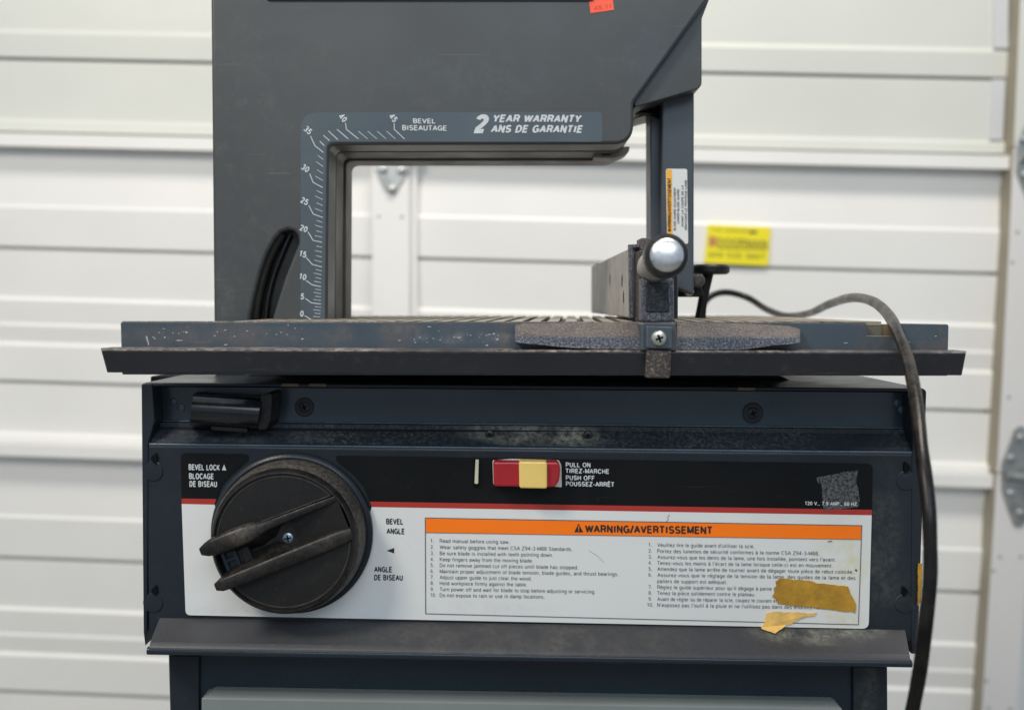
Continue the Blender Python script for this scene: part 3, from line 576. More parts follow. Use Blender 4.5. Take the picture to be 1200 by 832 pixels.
print_on('exclamation_mark', [poly([(677.5, 616.2), (678.9, 616.2), (678.6, 620.2), (677.8, 620.2)], YO - .0004), poly([(677.6, 620.9), (678.8, 620.9), (678.8, 622.0), (677.6, 622.0)], YO - .0004)], 'lbl_orange', lab)
EN = [('Read manual before using saw.', 597, 633.7), ('Wear safety goggles that meet CSA Z94-3-M88 Standards.', 670.5, 641.0), ('Be sure blade is installed with teeth pointing down.', 648, 648.2), ('Keep fingers away from the moving blade.', 624.5, 655.3),
      ('Do not remove jammed cut off pieces until blade has stopped.', 677.5, 662.3), ('Maintain proper adjustment of blade tension, blade guides, and thrust bearings.', 724.5, 669.3), ('Adjust upper guide to just clear the wood.', 623, 676.3), ('Hold workpiece firmly against the table.', 617.5, 683.3), ('Turn power off and wait for blade to stop before adjusting or servicing.', 697.5, 690.3), ('Do not expose to rain or use in damp locations.', 638, 697.3)]
FR = [('1.', 'Veuillez lire le guide avant d\'utiliser la scie.', 884, 638.6), ('2.', 'Portez des lunettes de sécurité conformes à la norme CSA Z94-3-M88.', 960, 645.8), ('3.', 'Assurez-vous que les dents de la lame, une fois installée, pointent vers l\'avant.', 979.5, 652.8), ('4.', 'Tenez-vous les mains à l\'écart de la lame lorsque celle-ci est en mouvement.', 975.5, 659.8),
      ('5.', 'Attendez que la lame arrête de tourner avant de dégager toute pièce de rebut coincée.', 1000, 666.8), ('6.', 'Assurez-vous que le réglage de la tension de la lame, des guides de la lame et des', 1002.5, 673.8), ('', 'paliers de support est adéquat.', 852, 681), ('7.', 'Réglez le guide supérieur pour qu\'il dégage à peine le bois.', 925, 688), ('8.', 'Tenez la pièce solidement contre le plateau.', 885, 695), ('9.', 'Avant de régler ou de réparer la scie, coupez le courant et attendez.', 934, 702), ('10.', 'N\'exposez pas l\'outil à la pluie et ne l\'utilisez pas dans des endroits humides.', 977, 709)]
tx = []
for i, (s, xe, y) in enumerate(EN):
    n = '%d.' % (i + 1); tx.append(text_data(n, 504.5, 508.3 if i < 9 else 510.8, y + 1.8, 4.5, Yp, -.009, slope=.016)); tx.append(text_data(s, 515.3, xe, y + 2.1, 4.7, Yp, -.009, slope=.016))
for n, s, xe, y in FR:
    if n: tx.append(text_data(n, 760 if n != '10.' else 758.5, 763.8 if n != '10.' else 765.5, y + 1.6, 4.5, Yp, -.009, slope=.016))
    tx.append(text_data(s, 770.3, xe, y + 1.9, 4.7, Yp, -.009, slope=.0155))
print_on('instructions', tx, 'ink_soft', lab)
# scratches and specks on the label
print_on('label_crack', [stroke([(784.5, 603), (782.3, 606), (783.2, 608.5), (781, 611)], .5, Yp), stroke([(690, 645), (700, 651), (708, 659)], .3, Yp), stroke([(970, 634.5), (975, 634)], 1.0, Yp - .0001), stroke([(1002.5, 667.5), (1004, 668.2)], 2, Yp - .0002)], 'ink_soft', lab)['kind'] = 'stuff'

# tapes (each could be peeled off)
def tape(name, label, pts, m, Y, ymap=None):
    q = []
    for i, p in enumerate(pts):
        n_ = pts[(i + 1) % len(pts)]; q.append(p); L_ = math.hypot(n_[0] - p[0], n_[1] - p[1]); k_ = int(L_ / 2.2)
        for t in range(1, k_): q.append((p[0] + (n_[0] - p[0]) * t / k_ + random.uniform(-.35, .35), p[1] + (n_[1] - p[1]) * t / k_ + random.uniform(-.45, .45)))
    pts = q
    v, f = prism_data(pts, Y, .0006, ymap); o = mk(name, v, f, m); return tag(o, label, 'tape')
tape('masking_tape', 'long brown strip of old masking tape over the lower right of the warning label', [(909, 681), (911, 680.5), (913, 678), (923, 678), (931, 679.6), (938, 679.2), (952, 681), (956, 683), (975, 685), (994, 687), (995.5, 692), (998, 698), (1001, 703), (1003, 707.5), (1003, 713), (1002.3, 718.2), (998, 716.2), (990, 716.5), (970, 713.6), (947.5, 711), (930, 709.6), (911.5, 707.5), (911, 704), (909, 701.6), (905, 699), (907.4, 695), (908, 690), (910, 686)], 'tape', YL - .0006)
tape('masking_tape', 'short torn pale piece of masking tape hanging over the bottom edge of the label', [(898, 718.5), (902, 717.5), (907, 716.5), (921, 717.4), (935, 717), (948, 718.6), (957, 717.7), (954, 721.5), (946, 722), (938, 724), (932, 728.6), (927, 731), (922, 731.8), (918, 735), (913.5, 738), (908.5, 742), (903, 740), (899, 739), (893, 736.8), (894.6, 732), (897, 728)], 'tape_pale', YL - .0006, lambda x, y: YL - .0007 - max(0, y - 733) * .00055)
tape('tape_residue', 'patch of grey tape residue at the right end of the black label field', [(957, 560), (962, 558.4), (975, 556), (990, 553), (1005.5, 550.4), (1004.5, 556), (1003.4, 564.5), (1006, 574), (1007.5, 586), (1005, 594), (996, 595), (980, 596.6), (965, 598.5), (964, 585), (962.6, 566), (959, 566)], 'residue', YL - .0001)
tape('masking_tape', 'thin yellow sliver of masking tape on the housing side beside the cord', [(1076, 660), (1081, 660), (1080.6, 680), (1079, 706), (1075.5, 710), (1075.8, 690)], 'tape', .5975)

# ---------------------------------------------------------------- switch
prism('switch_bezel', rnd([(577, 539.5), (600, 537.8), (655, 539.4), (658, 545), (658.4, 571.4), (648, 570), (578, 568)], 2), .5975, .004, 'bezel_white', saw, .0005)
sw = prism('switch', rnd([(578, 541.4), (654.5, 541.6), (656.6, 548), (655.5, 563), (650, 571), (578.6, 570)], [3, 3, 5, 5, 3, 3]), .589, .010, 'sw_red', saw, .0010)
prism('switch_key', rnd([(608, 541), (641.3, 541.4), (641.3, 572.6), (608.6, 572)], 3), .5862, .010, 'sw_yellow', sw, .0009)
prism('key_slot', [(555, 538.4), (561.8, 538.6), (561.4, 571.6), (554.2, 571.4)], .5985, .002, 'dark', saw, .0002)
prism('key_slot_tab', rnd([(557.2, 538.6), (561.2, 538.7), (560.4, 567), (556, 566.8)], 1), .5965, .002, 'cream', saw, .0003)

# ---------------------------------------------------------------- bevel knob
K = P(343.2, 623.8, .599)
lathe('knob_base', [(.0488, 0), (.0488, .0035), (.0478, .0045), (.0465, .005), (.0465, .004)], K, 'navy', saw, 96)
D0 = .005
kb = lathe('bevel_knob', [(.0452, -.001), (.0452, .010), (.0446, .0165), (.0434, .0216), (.0430, .0216), (.0425, .010), (.002, .010)], K, 'knob_rim', saw, 128)
lathe('knob_front', [(.0433, .0190), (.0430, .0216), (.0424, .0238), (.0412, .0254), (.0404, .0256), (.0400, .0246), (.0398, .0160), (.002, .0160)], K, 'black', kb, 128)
TA = math.radians(21); UD = Vector((math.cos(TA), 0, math.sin(TA))); UN = Vector((-math.sin(TA), 0, math.cos(TA)))
def kp(a, b, d): return K + UD * a + UN * b + Vector((0, -d - D0, 0))
# face plates: the two circle segments beside the grip
def segment(b0, sign, R=.0402, top=.0196):
    a0 = math.acos(min(1, abs(b0) / R)); pts = []
    for k in range(41):
        t = -a0 + 2 * a0 * k / 40; pts.append((R * math.sin(t), sign * R * math.cos(t)))
    n = len(pts); V = [kp(a, b, top) for a, b in pts] + [kp(a, b, .010) for a, b in pts]
    return mk('knob_face', V, [list(range(n)), list(range(2 * n - 1, n - 1, -1))] + [[i, (i + 1) % n, (i + 1) % n + n, i + n] for i in range(n)], 'knob_face', kb, .0005)
segment(.0150, 1); segment(.0120, -1)
# raised bead round each plate
for b0, sg in ((.0150, 1), (.0120, -1)):
    R = .0385; a0 = math.acos(b0 / R) - .02
    arc = [kp(R * math.sin(t), sg * R * math.cos(t), .0196) for t in [-a0 + 2 * a0 * k / 40 for k in range(41)]]
    line = [kp(x, sg * (b0 + .0008), .0196) for x in (R * math.sin(a0), 0, -R * math.sin(a0))]
    tube('knob_bead', arc + line[1:-1] + [arc[0]], .00035, 'bead', kb, 6)
# trough floor on the right half
def kbox(name, a0, a1, b0, b1, d0, d1, m, bev=.0008, taper=None):
    V = [kp(a, b, d) for d in (d0, d1) for a, b in ((a0, b0), (a1, b0), (a1, b1), (a0, b1))]
    return mk(name, V, [[0, 1, 2, 3], [7, 6, 5, 4], [0, 1, 5, 4], [1, 2, 6, 5], [2, 3, 7, 6], [3, 0, 4, 7]], m, kb, bev)
V = [kp(a, b, d) for a, b, d in ((.004, -.0085, .0135), (.0385, -.0085, .0195), (.0385, .0115, .0195), (.004, .0115, .0135), (.004, -.0085, .0105), (.0385, -.0085, .0105), (.0385, .0115, .0105), (.004, .0115, .0105))]
mk('knob_ramp', V, [[0, 1, 2, 3], [7, 6, 5, 4], [0, 1, 5, 4], [1, 2, 6, 5], [2, 3, 7, 6], [3, 0, 4, 7]], 'knob_face', kb, .0006)
# grip ridges: thicker and taller towards the left end
def ridge(bc, inner, end):
    if inner > 0: A = [(-end, .0022, .0195, .0265), (-end + .004, .0040, .014, .0285), (-.036, .0052, .012, .0290), (-.024, .0054, .011, .0285), (-.014, .0050, .011, .0270), (-.007, .0030, .011, .0240), (.000, .0024, .011, .0215), (.020, .0022, .011, .0200), (.0395, .0018, .011, .0196)]
    else: A = [(-end, .0022, .0195, .0265), (-end + .004, .0036, .014, .0285), (-.034, .0040, .012, .0285), (-.020, .0042, .011, .0275), (-.008, .0044, .011, .0262), (.006, .0046, .011, .0250), (.020, .0046, .011, .0238), (.034, .0044, .011, .0222), (.0395, .0036, .011, .0212)]
    A2 = []
    for i in range(len(A) - 1):
        for k in range(4):
            t = k / 4; A2.append(tuple(A[i][j] * (1 - t) + A[i + 1][j] * t for j in range(4)))
    A2.append(A[-1]); V = []; n = 9
    for a, w, lo, hi in A2:
        for k in range(n):
            t = math.pi * k / (n - 1); c_ = math.cos(t); b = bc - math.copysign(abs(c_) ** .55, c_) * w; d = hi - w * .7 + max(0, math.sin(t)) ** .55 * w * .7
            V.append(kp(a, b, d))
        fl_ = .0062 * max(0, min(1, (a + .044) / .030)) * (1 if a < -.004 else max(0, 1 - (a + .004) / .006))
        lo_ = lo + (hi - lo) * .25
        V += [kp(a, bc + w + (fl_ if inner < 0 else 0), lo_), kp(a, bc - w - (fl_ if inner > 0 else 0), lo_)]
    m_ = n + 2; Fc = []
    for i in range(len(A2) - 1):
        for k in range(m_): Fc.append([i * m_ + k, i * m_ + (k + 1) % m_, (i + 1) * m_ + (k + 1) % m_, (i + 1) * m_ + k])
    Fc += [list(range(m_)), list(range((len(A2) - 1) * m_, len(A2) * m_))]
    return mk('knob_ridge', V, Fc, 'ridge', kb, smooth=50)
ridge(.0128, 1, .0450); ridge(-.0095, -1, .0446)
# block in the trough with an H shape
blk = kbox('knob_insert', -.039, -.021, -.0070, .0098, .010, .0165, 'screw_dark')
kbox('insert_rib', -.0375, -.0355, -.0045, .0070, .0165, .0188, 'navy_gloss', .0003)
kbox('insert_rib', -.0305, -.0285, -.0045, .0070, .0165, .0188, 'navy_gloss', .0003)
kbox('insert_rib', -.0355, -.0305, .0004, .0024, .0165, .0186, 'navy_gloss', .0003)
kbox('insert_rib', -.0255, -.0205, -.0068, .0096, .0165, .0195, 'black', .0006)
pk = K + Vector((.0012, -.0165, .0010))
s = lathe('knob_screw', [(.0042, 0), (.0042, .0014), (.0034, .0024), (.002, .003), (.0004, .0031)], pk, 'screw_blue', kb, 32)
lathe('knob_boss', [(.0065, -.001), (.0065, .0004), (.005, .0006)], pk, 'dark', kb, 32)
for a in (12, 102):
    u = Vector((math.cos(math.radians(a)), 0, math.sin(math.radians(a)))); v = Vector((-u.z, 0, u.x)); b_ = pk + Vector((0, -.0029, 0))
    pts = [b_ + u * .002 + v * .0004, b_ - u * .002 + v * .0004, b_ - u * .002 - v * .0004, b_ + u * .002 - v * .0004]
    mk('screw_cross', [p - Vector((0, .0004 + a * 1e-6, 0)) for p in pts] + pts, [[0, 1, 2, 3], [0, 1, 5, 4], [1, 2, 6, 5], [2, 3, 7, 6], [3, 0, 4, 7]], 'dark', s)

# ---------------------------------------------------------------- table and its rails
zt = P(600, 377, .575).z
def hx(x, Y, ref=.58): return (x - 600) / F * ref
# table plate with oblique grooves
TX0, TX1, TY0, TY1 = -.165, .215, .580, .885
mk('table_plate', [(x, y, z) for z in (zt - .022, zt - .0025) for x, y in ((TX0, TY0), (TX1, TY0), (TX1, TY1), (TX0, TY1))],
   [[0, 1, 2, 3], [7, 6, 5, 4], [0, 1, 5, 4], [1, 2, 6, 5], [2, 3, 7, 6], [3, 0, 4, 7]], 'table_dark', saw)
parts = []; x = TX0
def clip(v): return max(TX0, min(TX1, v))
sh = .018; pitch = .0109
k = -12
while TX0 + k * pitch < TX1:
    a = TX0 + k * pitch; b = a + pitch * .62
    q = [(a, TY0), (b, TY0), (b + sh, TY1), (a + sh, TY1)]
    if a >= TX0 - .0001 and b + sh <= TX1:
        parts.append(([Vector((p[0], p[1], zt - .0022)) for p in q] + [Vector((p[0], p[1], zt)) for p in q], [[0, 1, 2, 3], [7, 6, 5, 4], [0, 1, 5, 4], [1, 2, 6, 5], [2, 3, 7, 6], [3, 0, 4, 7]]))
    k += 1
for p_ in parts:
    r_ = mk('table_rib', p_[0], p_[1], 'table', saw); r_.data.materials.append(M['table_dark'])
    for q_ in r_.data.polygons:
        if abs(q_.normal.z) < .5: q_.material_index = 1
mk('table_land', [Vector((x_, y_, z_)) for z_ in (zt - .0022, zt) for x_, y_ in ((TX0, TY0 + .004), (TX0 + sh - .003, TY1), (TX0, TY1))], [[0, 1, 2], [5, 4, 3], [0, 1, 4, 3], [1, 2, 5, 4], [2, 0, 3, 5]], 'table', saw)
v0 = parts[-1][0]; xr = max(v.x for v in v0)
mk('table_land', [Vector((x_, y_, z_)) for z_ in (zt - .0022, zt) for x_, y_ in ((xr - sh + .002, TY0), (TX1, TY0), (TX1, TY1), (xr + .002, TY1))],
   [[0, 1, 2, 3], [7, 6, 5, 4], [0, 1, 5, 4], [1, 2, 6, 5], [2, 3, 7, 6], [3, 0, 4, 7]], 'table', saw)
# upright strip
stp = prism('rail_strip', rnd([(141, 377), (1016, 378.5), (1016, 393.2), (1050, 393.6), (1050, 379), (1112, 380), (1110.5, 440.5), (143, 439)], [3, 0, 0, 0, 0, 3, 0, 0]), .575, .004, 'strip', saw, .0005)
prism('strip_backing', [(1008, 380), (1056, 380), (1056, 396), (1008, 396)], .5815, .003, 'brown', saw, 0)
tube('worn_edge', [P(144, 377.3, .5755), P(600, 377.9, .5755), P(1014, 378.6, .5755)], .0005, 'worn', stp, 8)
# angled front rail
sweep_rows('worn_edge', [((118, 408.0), (1132.5, 411.4), .5580), ((118.2, 410.3), (1132.5, 413.5), .5549), ((118.3, 411.0), (1132.4, 414.2), .5549)], .5744, 'worn', saw, .0001)
fr = sweep_rows('front_rail', [((118.2, 410.9), (1132.5, 414.1), .5550), ((125.2, 436.6), (1127.5, 440), .5615)], .5746, 'rail', saw, .0006)
print_on('paint_chip', [], 'chip', stp) if False else None
# paint chips, real little flakes
ch = []
for k in range(70):
    x = random.choice([random.uniform(160, 360), random.uniform(480, 590)]); y = random.gauss(391, 5); y = max(381, min(404, y)) if x < 420 else random.gauss(396, 3.5)
    r = random.uniform(.4, 1.7) * (1 if random.random() < .4 else .6); n = 6
    ch.append(([P(x + r * random.uniform(.6, 1.5) * math.cos(2 * math.pi * i / n), y + r * random.uniform(.4, 1) * math.sin(2 * math.pi * i / n), .57482) for i in range(n)], [list(range(n))]))
ch.append(poly([(170.5, 394), (172.5, 394), (175, 404), (174, 405)], .57481))
for x_, y_, w_ in ((205, 399, 10), (262, 404, 5), (262, 387, 4), (500, 383, 6), (466, 399, 4), (571, 392, 5), (700, 403, 4), (988, 402, 6), (1095, 394, 3), (1062, 401, 5), (180, 397, 3)):
    ch.append(poly([(x_, y_), (x_ + w_ * .5, y_ - .7), (x_ + w_, y_ - .1), (x_ + w_ * .8, y_ + .5), (x_ + w_ * .3, y_ + .6)], .5747))
v, f = join(ch); c = mk('paint_chips', v, f, 'chip', saw, flat=True); c['kind'] = 'stuff'
# under the table: dark trunnion and brackets
prism('trunnion', [(300, 430), (900, 434), (930, 447), (280, 444)], .66, .12, 'under', saw, .002)
prism('under_frame', [(176, 441), (985, 443), (985, 454), (176, 449)], .70, .10, 'dark', saw, .001)
for xx in (340, 372, 875): prism('spring_tab', [(xx - 10, 449.5 + (xx > 800) * 4.5), (xx + 10, 449.8 + (xx > 800) * 4.5), (xx + 10, 453.2 + (xx > 800) * 4.5), (xx - 10, 453 + (xx > 800) * 4.5)], .5995, .008, 'brown', saw, .0003)

# ---------------------------------------------------------------- upper body
YB = .67
slotL = [(291.5, 384), (293, 368), (298, 345), (305, 318), (313, 296), (322, 280)]
slotR = [(350, 285), (343, 302), (334, 325), (326, 350), (320, 370), (318, 384)]
slot_top = [(329, 272), (337, 269), (345, 271), (349.5, 277)]
body = [(246.2, -60), (840, -60), (829.5, 0)] + rnd([(829.5, 0), (742.5, 121), (742.5, 169), (385, 170), (383, 440), (251, 440)], [0, 3, 26, 9, 0, 0], 8)[1:]
# notch for the slot runs up from the hidden lower edge
i383 = [i for i, p in enumerate(body) if abs(p[0] - 383) < .01 and p[1] == 440][0]
body = body[:i383 + 1] + [(318, 440)] + slotR[::-1] + slot_top[::-1] + slotL[::-1] + [(291.5, 440)] + body[i383 + 1:]
cover = prism('body_cover', body, YB, .030, 'plastic', saw, .0030, seg=3, smooth=40)
# second layer with the seam, then the frame at the back
bl2 = [(248.5, -60), (838, -60), (828, 0)] + rnd([(828, 0), (742, 121), (742, 169.8), (384.6, 170.4), (383, 440), (252, 440)], [0, 0, 26, 9, 0, 0], 8)[1:]
def shift(pts, Y0, Y1):  # same world outline drawn at another depth
    return [((x - 600) * Y0 / Y1 + 600, (y - 357) * Y0 / Y1 + 357) for x, y in pts]
prism('body_shell', shift([(x, y) for x, y in bl2], YB, .7008), .7008, .031, 'plastic_in', saw, .0008)
bl3 = [(249, -60), (838, -60), (828, 0)] + rnd([(828, 0), (744, 121), (744, 172.6), (387.2, 172.8), (386, 440), (253, 440)], [0, 0, 34, 10, 0, 0], 8)[1:]
prism('body_frame', shift(bl3, YB, .7338), .7338, .028, 'plastic_in', saw, .0012)
# slot inner: dark floor with curved bars
prism('slot_floor', [(286, 440), (288, 370), (300, 318), (318, 270), (337, 262), (356, 268), (350, 300), (330, 350), (324, 440)], .684, .004, 'slot', saw, 0)
def curve_bar(name, pts, Yb, r, m):
    tube(name, spline([P(x, y, Yb) for x, y in pts], 6), r, m, saw, 10)
curve_bar('slot_bar', [(331, 274), (320, 292), (311, 315), (303, 345), (298, 378), (297, 400)], .6815, .0040, 'slot')
curve_bar('slot_bar', [(340, 275), (331, 296), (321, 322), (314, 350), (311, 378), (310, 400)], .681, .0016, 'black_gloss')
# thin strip drawn for the faint shadow at the very top
prism('top_shadow_strip', rnd([(300, -40), (700, -40), (696, 1.4), (312, 1.0)], 4), YB - .0015, .004, 'plastic_in', saw, .001)
# wedge at the right, behind the cover
prism('wedge_cover', rnd([(846, -60), (831, 0), (822.5, 22), (822.5, 103), (744, 126), (742, 118), (815, 10), (826, -60)], [0, 2, 2, 7, 2, 0, 0, 0]), .676, .05, 'plastic', saw, .0022, seg=3)
prism('arm_shelf', [(744, 124), (776, 122), (776, 131), (762, 134), (744, 139)], .72, .04, 'plastic_in', saw, .001)
prism('arm_gap', [(744, 120), (800, 112), (800, 124), (776, 140), (762, 133), (744, 132)], .700, .01, 'dark', saw, 0)
# under-arm details: corner piece with hole
prism('arm_end_block', rnd([(700, 172), (738, 172), (737, 179), (725, 185), (696, 185)], [0, 0, 6, 6, 2]), .712, .02, 'arm_block', saw, .001)
prism('arm_end_hole', rect(705, 175, 716, 182), .7112, .004, 'dark', saw, 0)

# bevel decal on the cover
YC = YB - .0002
dec = [(352, 384)] + rnd([(352, 384), (352.5, 132), (705.5, 131.6), (706, 166.5), (382.5, 166.5), (380.4, 384)], [0, 20, 5, 3, 8, 0])[1:-1] + [(380.4, 384)]
dc = prism('bevel_decal', dec, YC, .0006, 'decal', saw, 0)
Yd = YC - .0002
maj = [((462, 145), (462, 152), (474, 163), '45', (461, 138.5), 50), ((405, 145), (406, 152), (420, 163), '40', (402, 138.5), 48), ((364, 160), (369, 171), (379, 179), '35', (361, 153), 42),
       ((363, 204), (367, 214), (378, 220), '30', (358, 197.5), 34), ((362, 241), (367, 251), (378, 255), '25', (357, 236), 27), ((361, 272), (367, 282), (377, 284), '20', (356, 268), 20),
       ((359, 302), (366, 310), (377, 313), '15', (355.2, 298), 15), ((359, 329), (366, 334), (376, 336), '10', (355, 324.5), 12), ((358, 350), (365, 355), (376, 356.3), '5', (354.5, 347.5), 8), ((357, 370), (365, 374.6), (375, 375.4), '0', (353.8, 367.6), 5)]
tk = []
for a, b, c_, s, (tx_, ty_), ang in maj:
    tk.append(stroke([a, b, c_], .9, Yd)); tk.append(text_rot(s, tx_, ty_, 6.8, ang, Yd - .00005, .018, 1.0))
for i in range(len(maj) - 1):
    if i == 1: continue
    (_, b0, c0, *_r), (_, b1, c1, *_r2) = maj[i], maj[i + 1]
    for k in range(1, 5):
        t = k / 5; o_ = Vector(b0).lerp(Vector(b1), t); n_ = Vector(c0).lerp(Vector(c1), t); o_ = n_ + (o_ - n_) * (.62 if k != 0 and i > 1 and k % 2 else .80)
        tk.append(stroke([tuple(o_), tuple(n_)], .6, Yd))
for q in (((375, 166), (380, 171)), ((379, 159), (386, 165)), ((385, 154), (396, 164)), ((395, 152), (408, 163))): tk.append(stroke(list(q), .9, Yd))
print_on('bevel_scale', tk, 'print_white', dc)
print_on('lettering', [text_data('BEVEL', 484, 510, 144.8, 5.6, Yd, .012, slope=.01), text_data('BISEAUTAGE', 471.3, 523.2, 153, 6, Yd, .012, slope=.01),
                       text_data('2', 555, 573, 155.4, 20, Yd, .035, .25), text_data('YEAR WARRANTY', 578.5, 682, 143.3, 8.4, Yd, .03, .22, .004), text_data('ANS DE GARANTIE', 575, 683.2, 155.4, 8.4, Yd, .03, .22, .004)], 'print_white', dc)

# orange price sticker on the cover
os_ = thing('price_sticker', 'bright orange price sticker at the top of the bandsaw cover', 'sticker', P(705, 15, YB))
prism('sticker_sheet', [(688, -18), (716, -20), (719.5, 12), (692, 16)], YB - .0003, .0008, 'orange_st', os_, 0)
print_on('lettering', [text_data('45.11', 696, 716, 12.4, 5, YB - .0005, .01, slope=-.12)], 'orange_ink', os_)

# blade guard post
gp = prism('guard_post', [(776, 100), (813.5, 100), (813.2, 346), (776, 330)], .690, .030, 'post', saw, .0012)
prism('guard_post_channel', [(762, 110), (776.2, 110), (776.2, 345), (762.6, 345)], .705, .024, 'post', saw, .0010)
gl = prism('guard_label', rnd([(780.3, 198), (805.3, 198.2), (806.5, 286), (782, 286)], 2.5), .6895, .0008, 'lbl_white', saw, 0)
print_on('amber_band', [poly([(781, 199), (787.2, 199), (788.2, 286), (782.4, 286)], .6893)], 'amber', gl)
def vtext(s, x, y0, y1, cap, m_, bold=.01):   # reads upwards
    v_, f_ = glyphs(s, bold); a = min(p[0] for p in v_); b = max(p[0] for p in v_)
    return [P(x - p[1] / CAP * cap, y0 + (y1 - y0) * (p[0] - a) / (b - a), .6891 - p[2]) for p in v_], f_
print_on('lettering', [vtext('WARNING/AVERTISSEMENT', 786.4, 272, 209, 4, 0, .02)], 'ink', gl)
print_on('lettering', [vtext('BLADE GUARD ADJUSTMENT', 792, 270, 220, 2.6, 0), vtext('LOWER BLADE GUARD', 796, 262, 222, 2.6, 0), vtext('AVANT LA COUPE DE LA', 801, 266, 217, 2.6, 0), vtext('ABAISSER LE PROTEGE-LAME', 805, 270, 211, 2.6, 0)], 'ink_soft', gl)
# guide bracket and knob at the foot of the post
prism('guide_bracket', rnd([(790, 322), (814, 330), (822, 334), (826, 348), (790, 348)], [0, 2, 3, 3, 0]), .712, .018, 'under', saw, .001)
lathe('guide_bearing', [(.0048, -.006), (.0048, .002), (.003, .0035)], P(818, 329, .705), 'knob_rim', saw, 24)
lathe('guide_bolt', [(.003, -.003), (.003, .001), (.002, .0018)], P(808, 342, .700), 'screw', saw, 12)
pz = P(830, 316, .735)
lathe('guide_knob', [(.0035, -.0035), (.0125, -.0035), (.0145, -.002), (.0145, .0018), (.0130, .0035), (.003, .0035)], pz + Vector((.001, 0, 0)), 'black', saw, 40, axis=Vector((0, 0, 1)))
tube('guide_stem', [P(830, 320, .735), P(826, 340, .735), P(822, 362, .735), P(820.5, 374, .735)], [.0040, .0036, .0036, .0042], 'under', saw, 14)

# ================================================================== RIP FENCE
fe = thing('rip_fence', 'speckled grey rip fence clamped across the saw table, with a round knob', 'rip fence', P(768, 410, .56))
# beam: hollow channel seen end on
zb0 = P(745, 372, .600).z; zb1 = P(745, 290, .600).z; xb0 = P(740, 300, .600).x; xb1 = P(795, 300, .600).x
zb0 = max(zb0, zt + .0012)
def bar(name, x0, x1, z0, z1, y0, y1, m, bev=.0005, par=None):
    V = [(x, y, z) for z in (z0, z1) for x, y in ((x0, y0), (x1, y0), (x1, y1), (x0, y1))]
    return mk(name, V, [[0, 1, 2, 3], [7, 6, 5, 4], [0, 1, 5, 4], [1, 2, 6, 5], [2, 3, 7, 6], [3, 0, 4, 7]], m, par or fe, bev)
bar('fence_side', xb0, xb0 + .0022, zb0, zb1, .600, .902, 'fence_side')
bar('fence_side', xb1 - .0022, xb1, zb0, zb1, .600, .902, 'fence_side')
bar('fence_top', xb0 + .0023, xb1 - .0023, zb1 - .0024, zb1 + .0006, .6005, .902, 'fence_top')
prism('fence_flange', [(736.5, 286.5), (754, 286), (754, 289.5), (741.5, 290.5), (742, 373), (737.5, 373)], .596, .0042, 'fence_paint', fe, .0004)
prism('fence_flange', [(790.5, 296), (794.5, 296), (794.5, 373), (790.5, 373)], .594, .0062, 'navy_gloss', fe, .0004)
bar('fence_lining', xb0 + .0026, xb0 + .0046, zb0, zb1 - .003, .598, .66, 'navy_gloss')
for y_, z_ in ((.65, .55), (.73, .62), (.64, .3)):      # holes in the fence side
    zc = zb0 + (zb1 - zb0) * z_
    mk('fence_hole', [(xb0 - .0002, y_ + .0022 * math.cos(t), zc + .0042 * math.sin(t)) for t in [2 * math.pi * i / 12 for i in range(12)]], [list(range(12))], 'dark', fe, flat=True)
# clamp head: box behind, face plate with embossed panel
prism('clamp_head', [(749, 293), (790, 293), (790.5, 378), (749.5, 378)], .577, .023, 'rusty', fe, .001)
fp = prism('clamp_plate', [(751.5, 326), (790, 326), (790, 377.4), (751.5, 377.4)], .5655, .0115, 'fence_paint', fe, .0012)
prism('plate_emboss', rnd([(757, 331), (784, 331), (784, 366), (757, 366)], 2), .5646, .002, 'navy_dust', fe, .0006)
prism('clamp_rod_block', rnd([(751, 279), (764, 279), (766, 293), (751, 293)], 1.5), .590, .02, 'fence_top', fe, .001)
# T-shaped shoe lying along the rail
v_, f_ = prism_data([(752, 378), (792, 378), (794, 411), (750.6, 411)], .553, .02)
mk('shoe_saddle', v_, f_, 'strip', fe, .001)
def shoe(xs):
    """xs: list of (x, y_top, y_mid, y_bot): dusty bevelled top and speckled face"""
    top = []; face = []
    n = len(xs)
    V = []
    for x, a, b, c_ in xs: V += [P(x, a, .5735), P(x, b, .5585), P(x, b + .3, .5580), P(x, c_, .5575)]
    Vb = [Vector((v.x, .5744, v.z)) for v in V]
    m1 = []; m2 = []
    Vt = []; Ft = []
    for i in range(n): Vt += [V[4 * i], V[4 * i + 1], Vector((V[4 * i + 1].x, .5744, V[4 * i + 1].z))]
    for i in range(n - 1):
        a = 3 * i; b = a + 3; Ft += [[a, b, b + 1, a + 1], [a + 1, b + 1, b + 2, a + 2], [a + 2, b + 2, b, a]]
    Ft += [[0, 1, 2], [3 * n - 3, 3 * n - 2, 3 * n - 1]]
    mk('shoe_top', Vt, Ft, 'fence_top', fe, .0003)
    Vf = []; Ff = []
    for i in range(n): Vf += [V[4 * i + 2], V[4 * i + 3], Vector((V[4 * i + 3].x, .5744, V[4 * i + 3].z)), Vector((V[4 * i + 2].x, .5744, V[4 * i + 2].z))]
    for i in range(n - 1):
        a = 4 * i; b = a + 4
        for k in range(4): Ff.append([a + k, b + k, b + (k + 1) % 4, a + (k + 1) % 4])
    Ff += [[0, 1, 2, 3], [4 * n - 4, 4 * n - 3, 4 * n - 2, 4 * n - 1]]
    mk('shoe_face', Vf, Ff, 'fence_paint', fe, .0003)
shoe([(603.5, 381, 391.5, 401), (612, 379, 393, 402.5), (640, 378.4, 394, 405), (670, 378, 394.5, 408), (700, 377.8, 394.6, 409), (751, 377.5, 394.8, 409.6)])
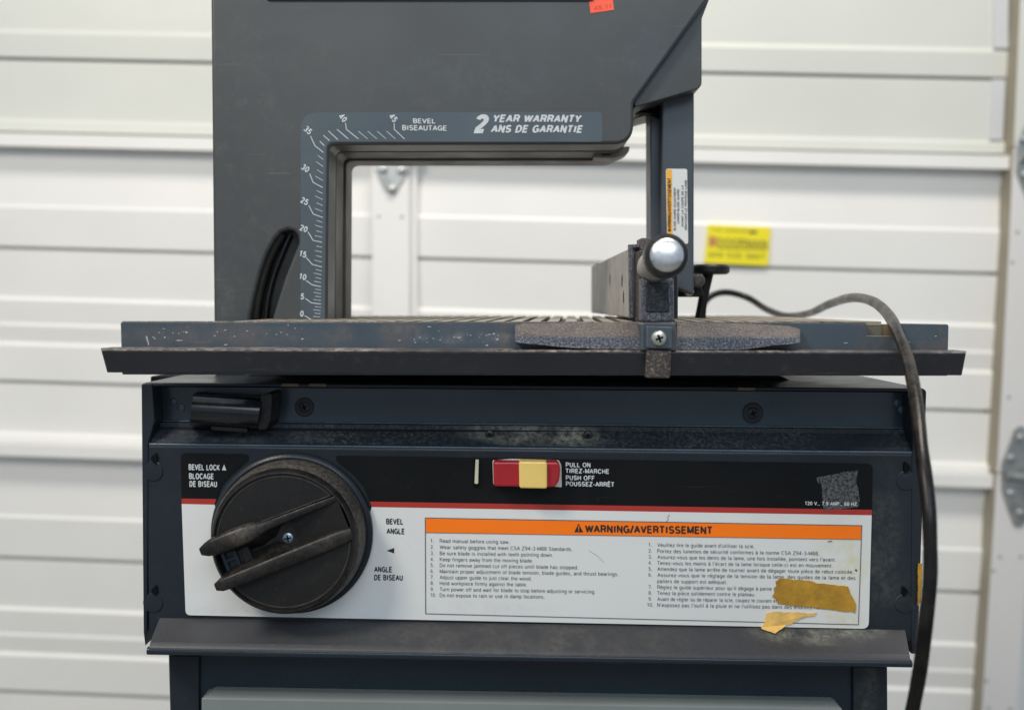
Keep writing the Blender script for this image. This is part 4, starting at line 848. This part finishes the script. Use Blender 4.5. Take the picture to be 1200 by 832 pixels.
shoe([(793, 377.5, 394.8, 410), (870, 379, 395, 410), (885, 379.6, 395, 408), (905, 380.4, 395.2, 405), (926, 382, 395.4, 403.5), (938, 385.5, 394, 402)])
pl_ = prism('saddle_plate', [(757.6, 382), (788, 383), (788, 409), (757.6, 408)], .5485, .005, 'strip', fe, .0008)
head(772, 396.5, .5485, .0043, 'screw', pl_, None, h=.0022)
prism('hook_clip', [(758.5, 410), (787.5, 411.4), (787, 415), (785.5, 443.5), (756, 443), (757.6, 414)], .5495, .004, 'rusty', fe, .0010)
# knob: tube, rubber ring, polished cap
kc = P(781, 299.5, .505); kr = P(764, 313, .578)
ax = (kc - kr).normalized(); Lk = (kc - kr).length
lathe('knob_tube', [(.0082, -.006), (.0088, .004), (.0088, Lk - .006), (.0098, Lk - .002)], kr, 'fence_side', fe, 40, axis=ax)
lathe('knob_ring', [(.0090, Lk - .013), (.0106, Lk - .0125), (.0113, Lk - .009), (.0113, Lk - .001), (.0108, Lk + .0014), (.0092, Lk + .0018)], kr, 'black', fe, 56, axis=ax)
lathe('knob_cap', [(.0090, Lk - .002)] + [(.0088 * math.cos(t), Lk + .0012 + .0036 * math.sin(t)) for t in [math.pi / 2 * i / 12 for i in range(12)]] + [(.0002, Lk + .0048)], kr, 'chrome', fe, 56, axis=ax)

# ================================================================== POWER CORD
cp = [(819, 378, 1.02), (822, 362, 1.02), (832, 348, 1.02), (850, 343, 1.03), (875, 348.5, 1.03), (898, 362, 1.0), (922, 370.5, .95), (948, 367.5, .88), (972, 356, .80), (997, 349, .725), (1022, 353.5, .655), (1042, 371, .60), (1055, 396, .556), (1065, 425, .530), (1071, 455, .508), (1077, 500, .485), (1083, 545, .468), (1088, 595, .457), (1090, 645, .452), (1088.5, 695, .450), (1083, 750, .450), (1075, 800, .452), (1066, 850, .455), (1052, 930, .46), (1040, 1010, .47)]
ctr = spline([P(*c_) for c_ in cp], 8)
ctr = [p + Vector((.0003 * math.sin(i * .31) * math.sin(i * .083 + 1), 0, .0003 * math.sin(i * .23 + 2))) for i, p in enumerate(ctr)]
o = tube('power_cord', ctr, [.0033 * (1 + .035 * math.sin(i * .47) * math.sin(i * .19)) for i in range(len(ctr))], 'cord', None, 18)
tag(o, 'black rubber power cord looping over the right end of the saw table and hanging down', 'cord')
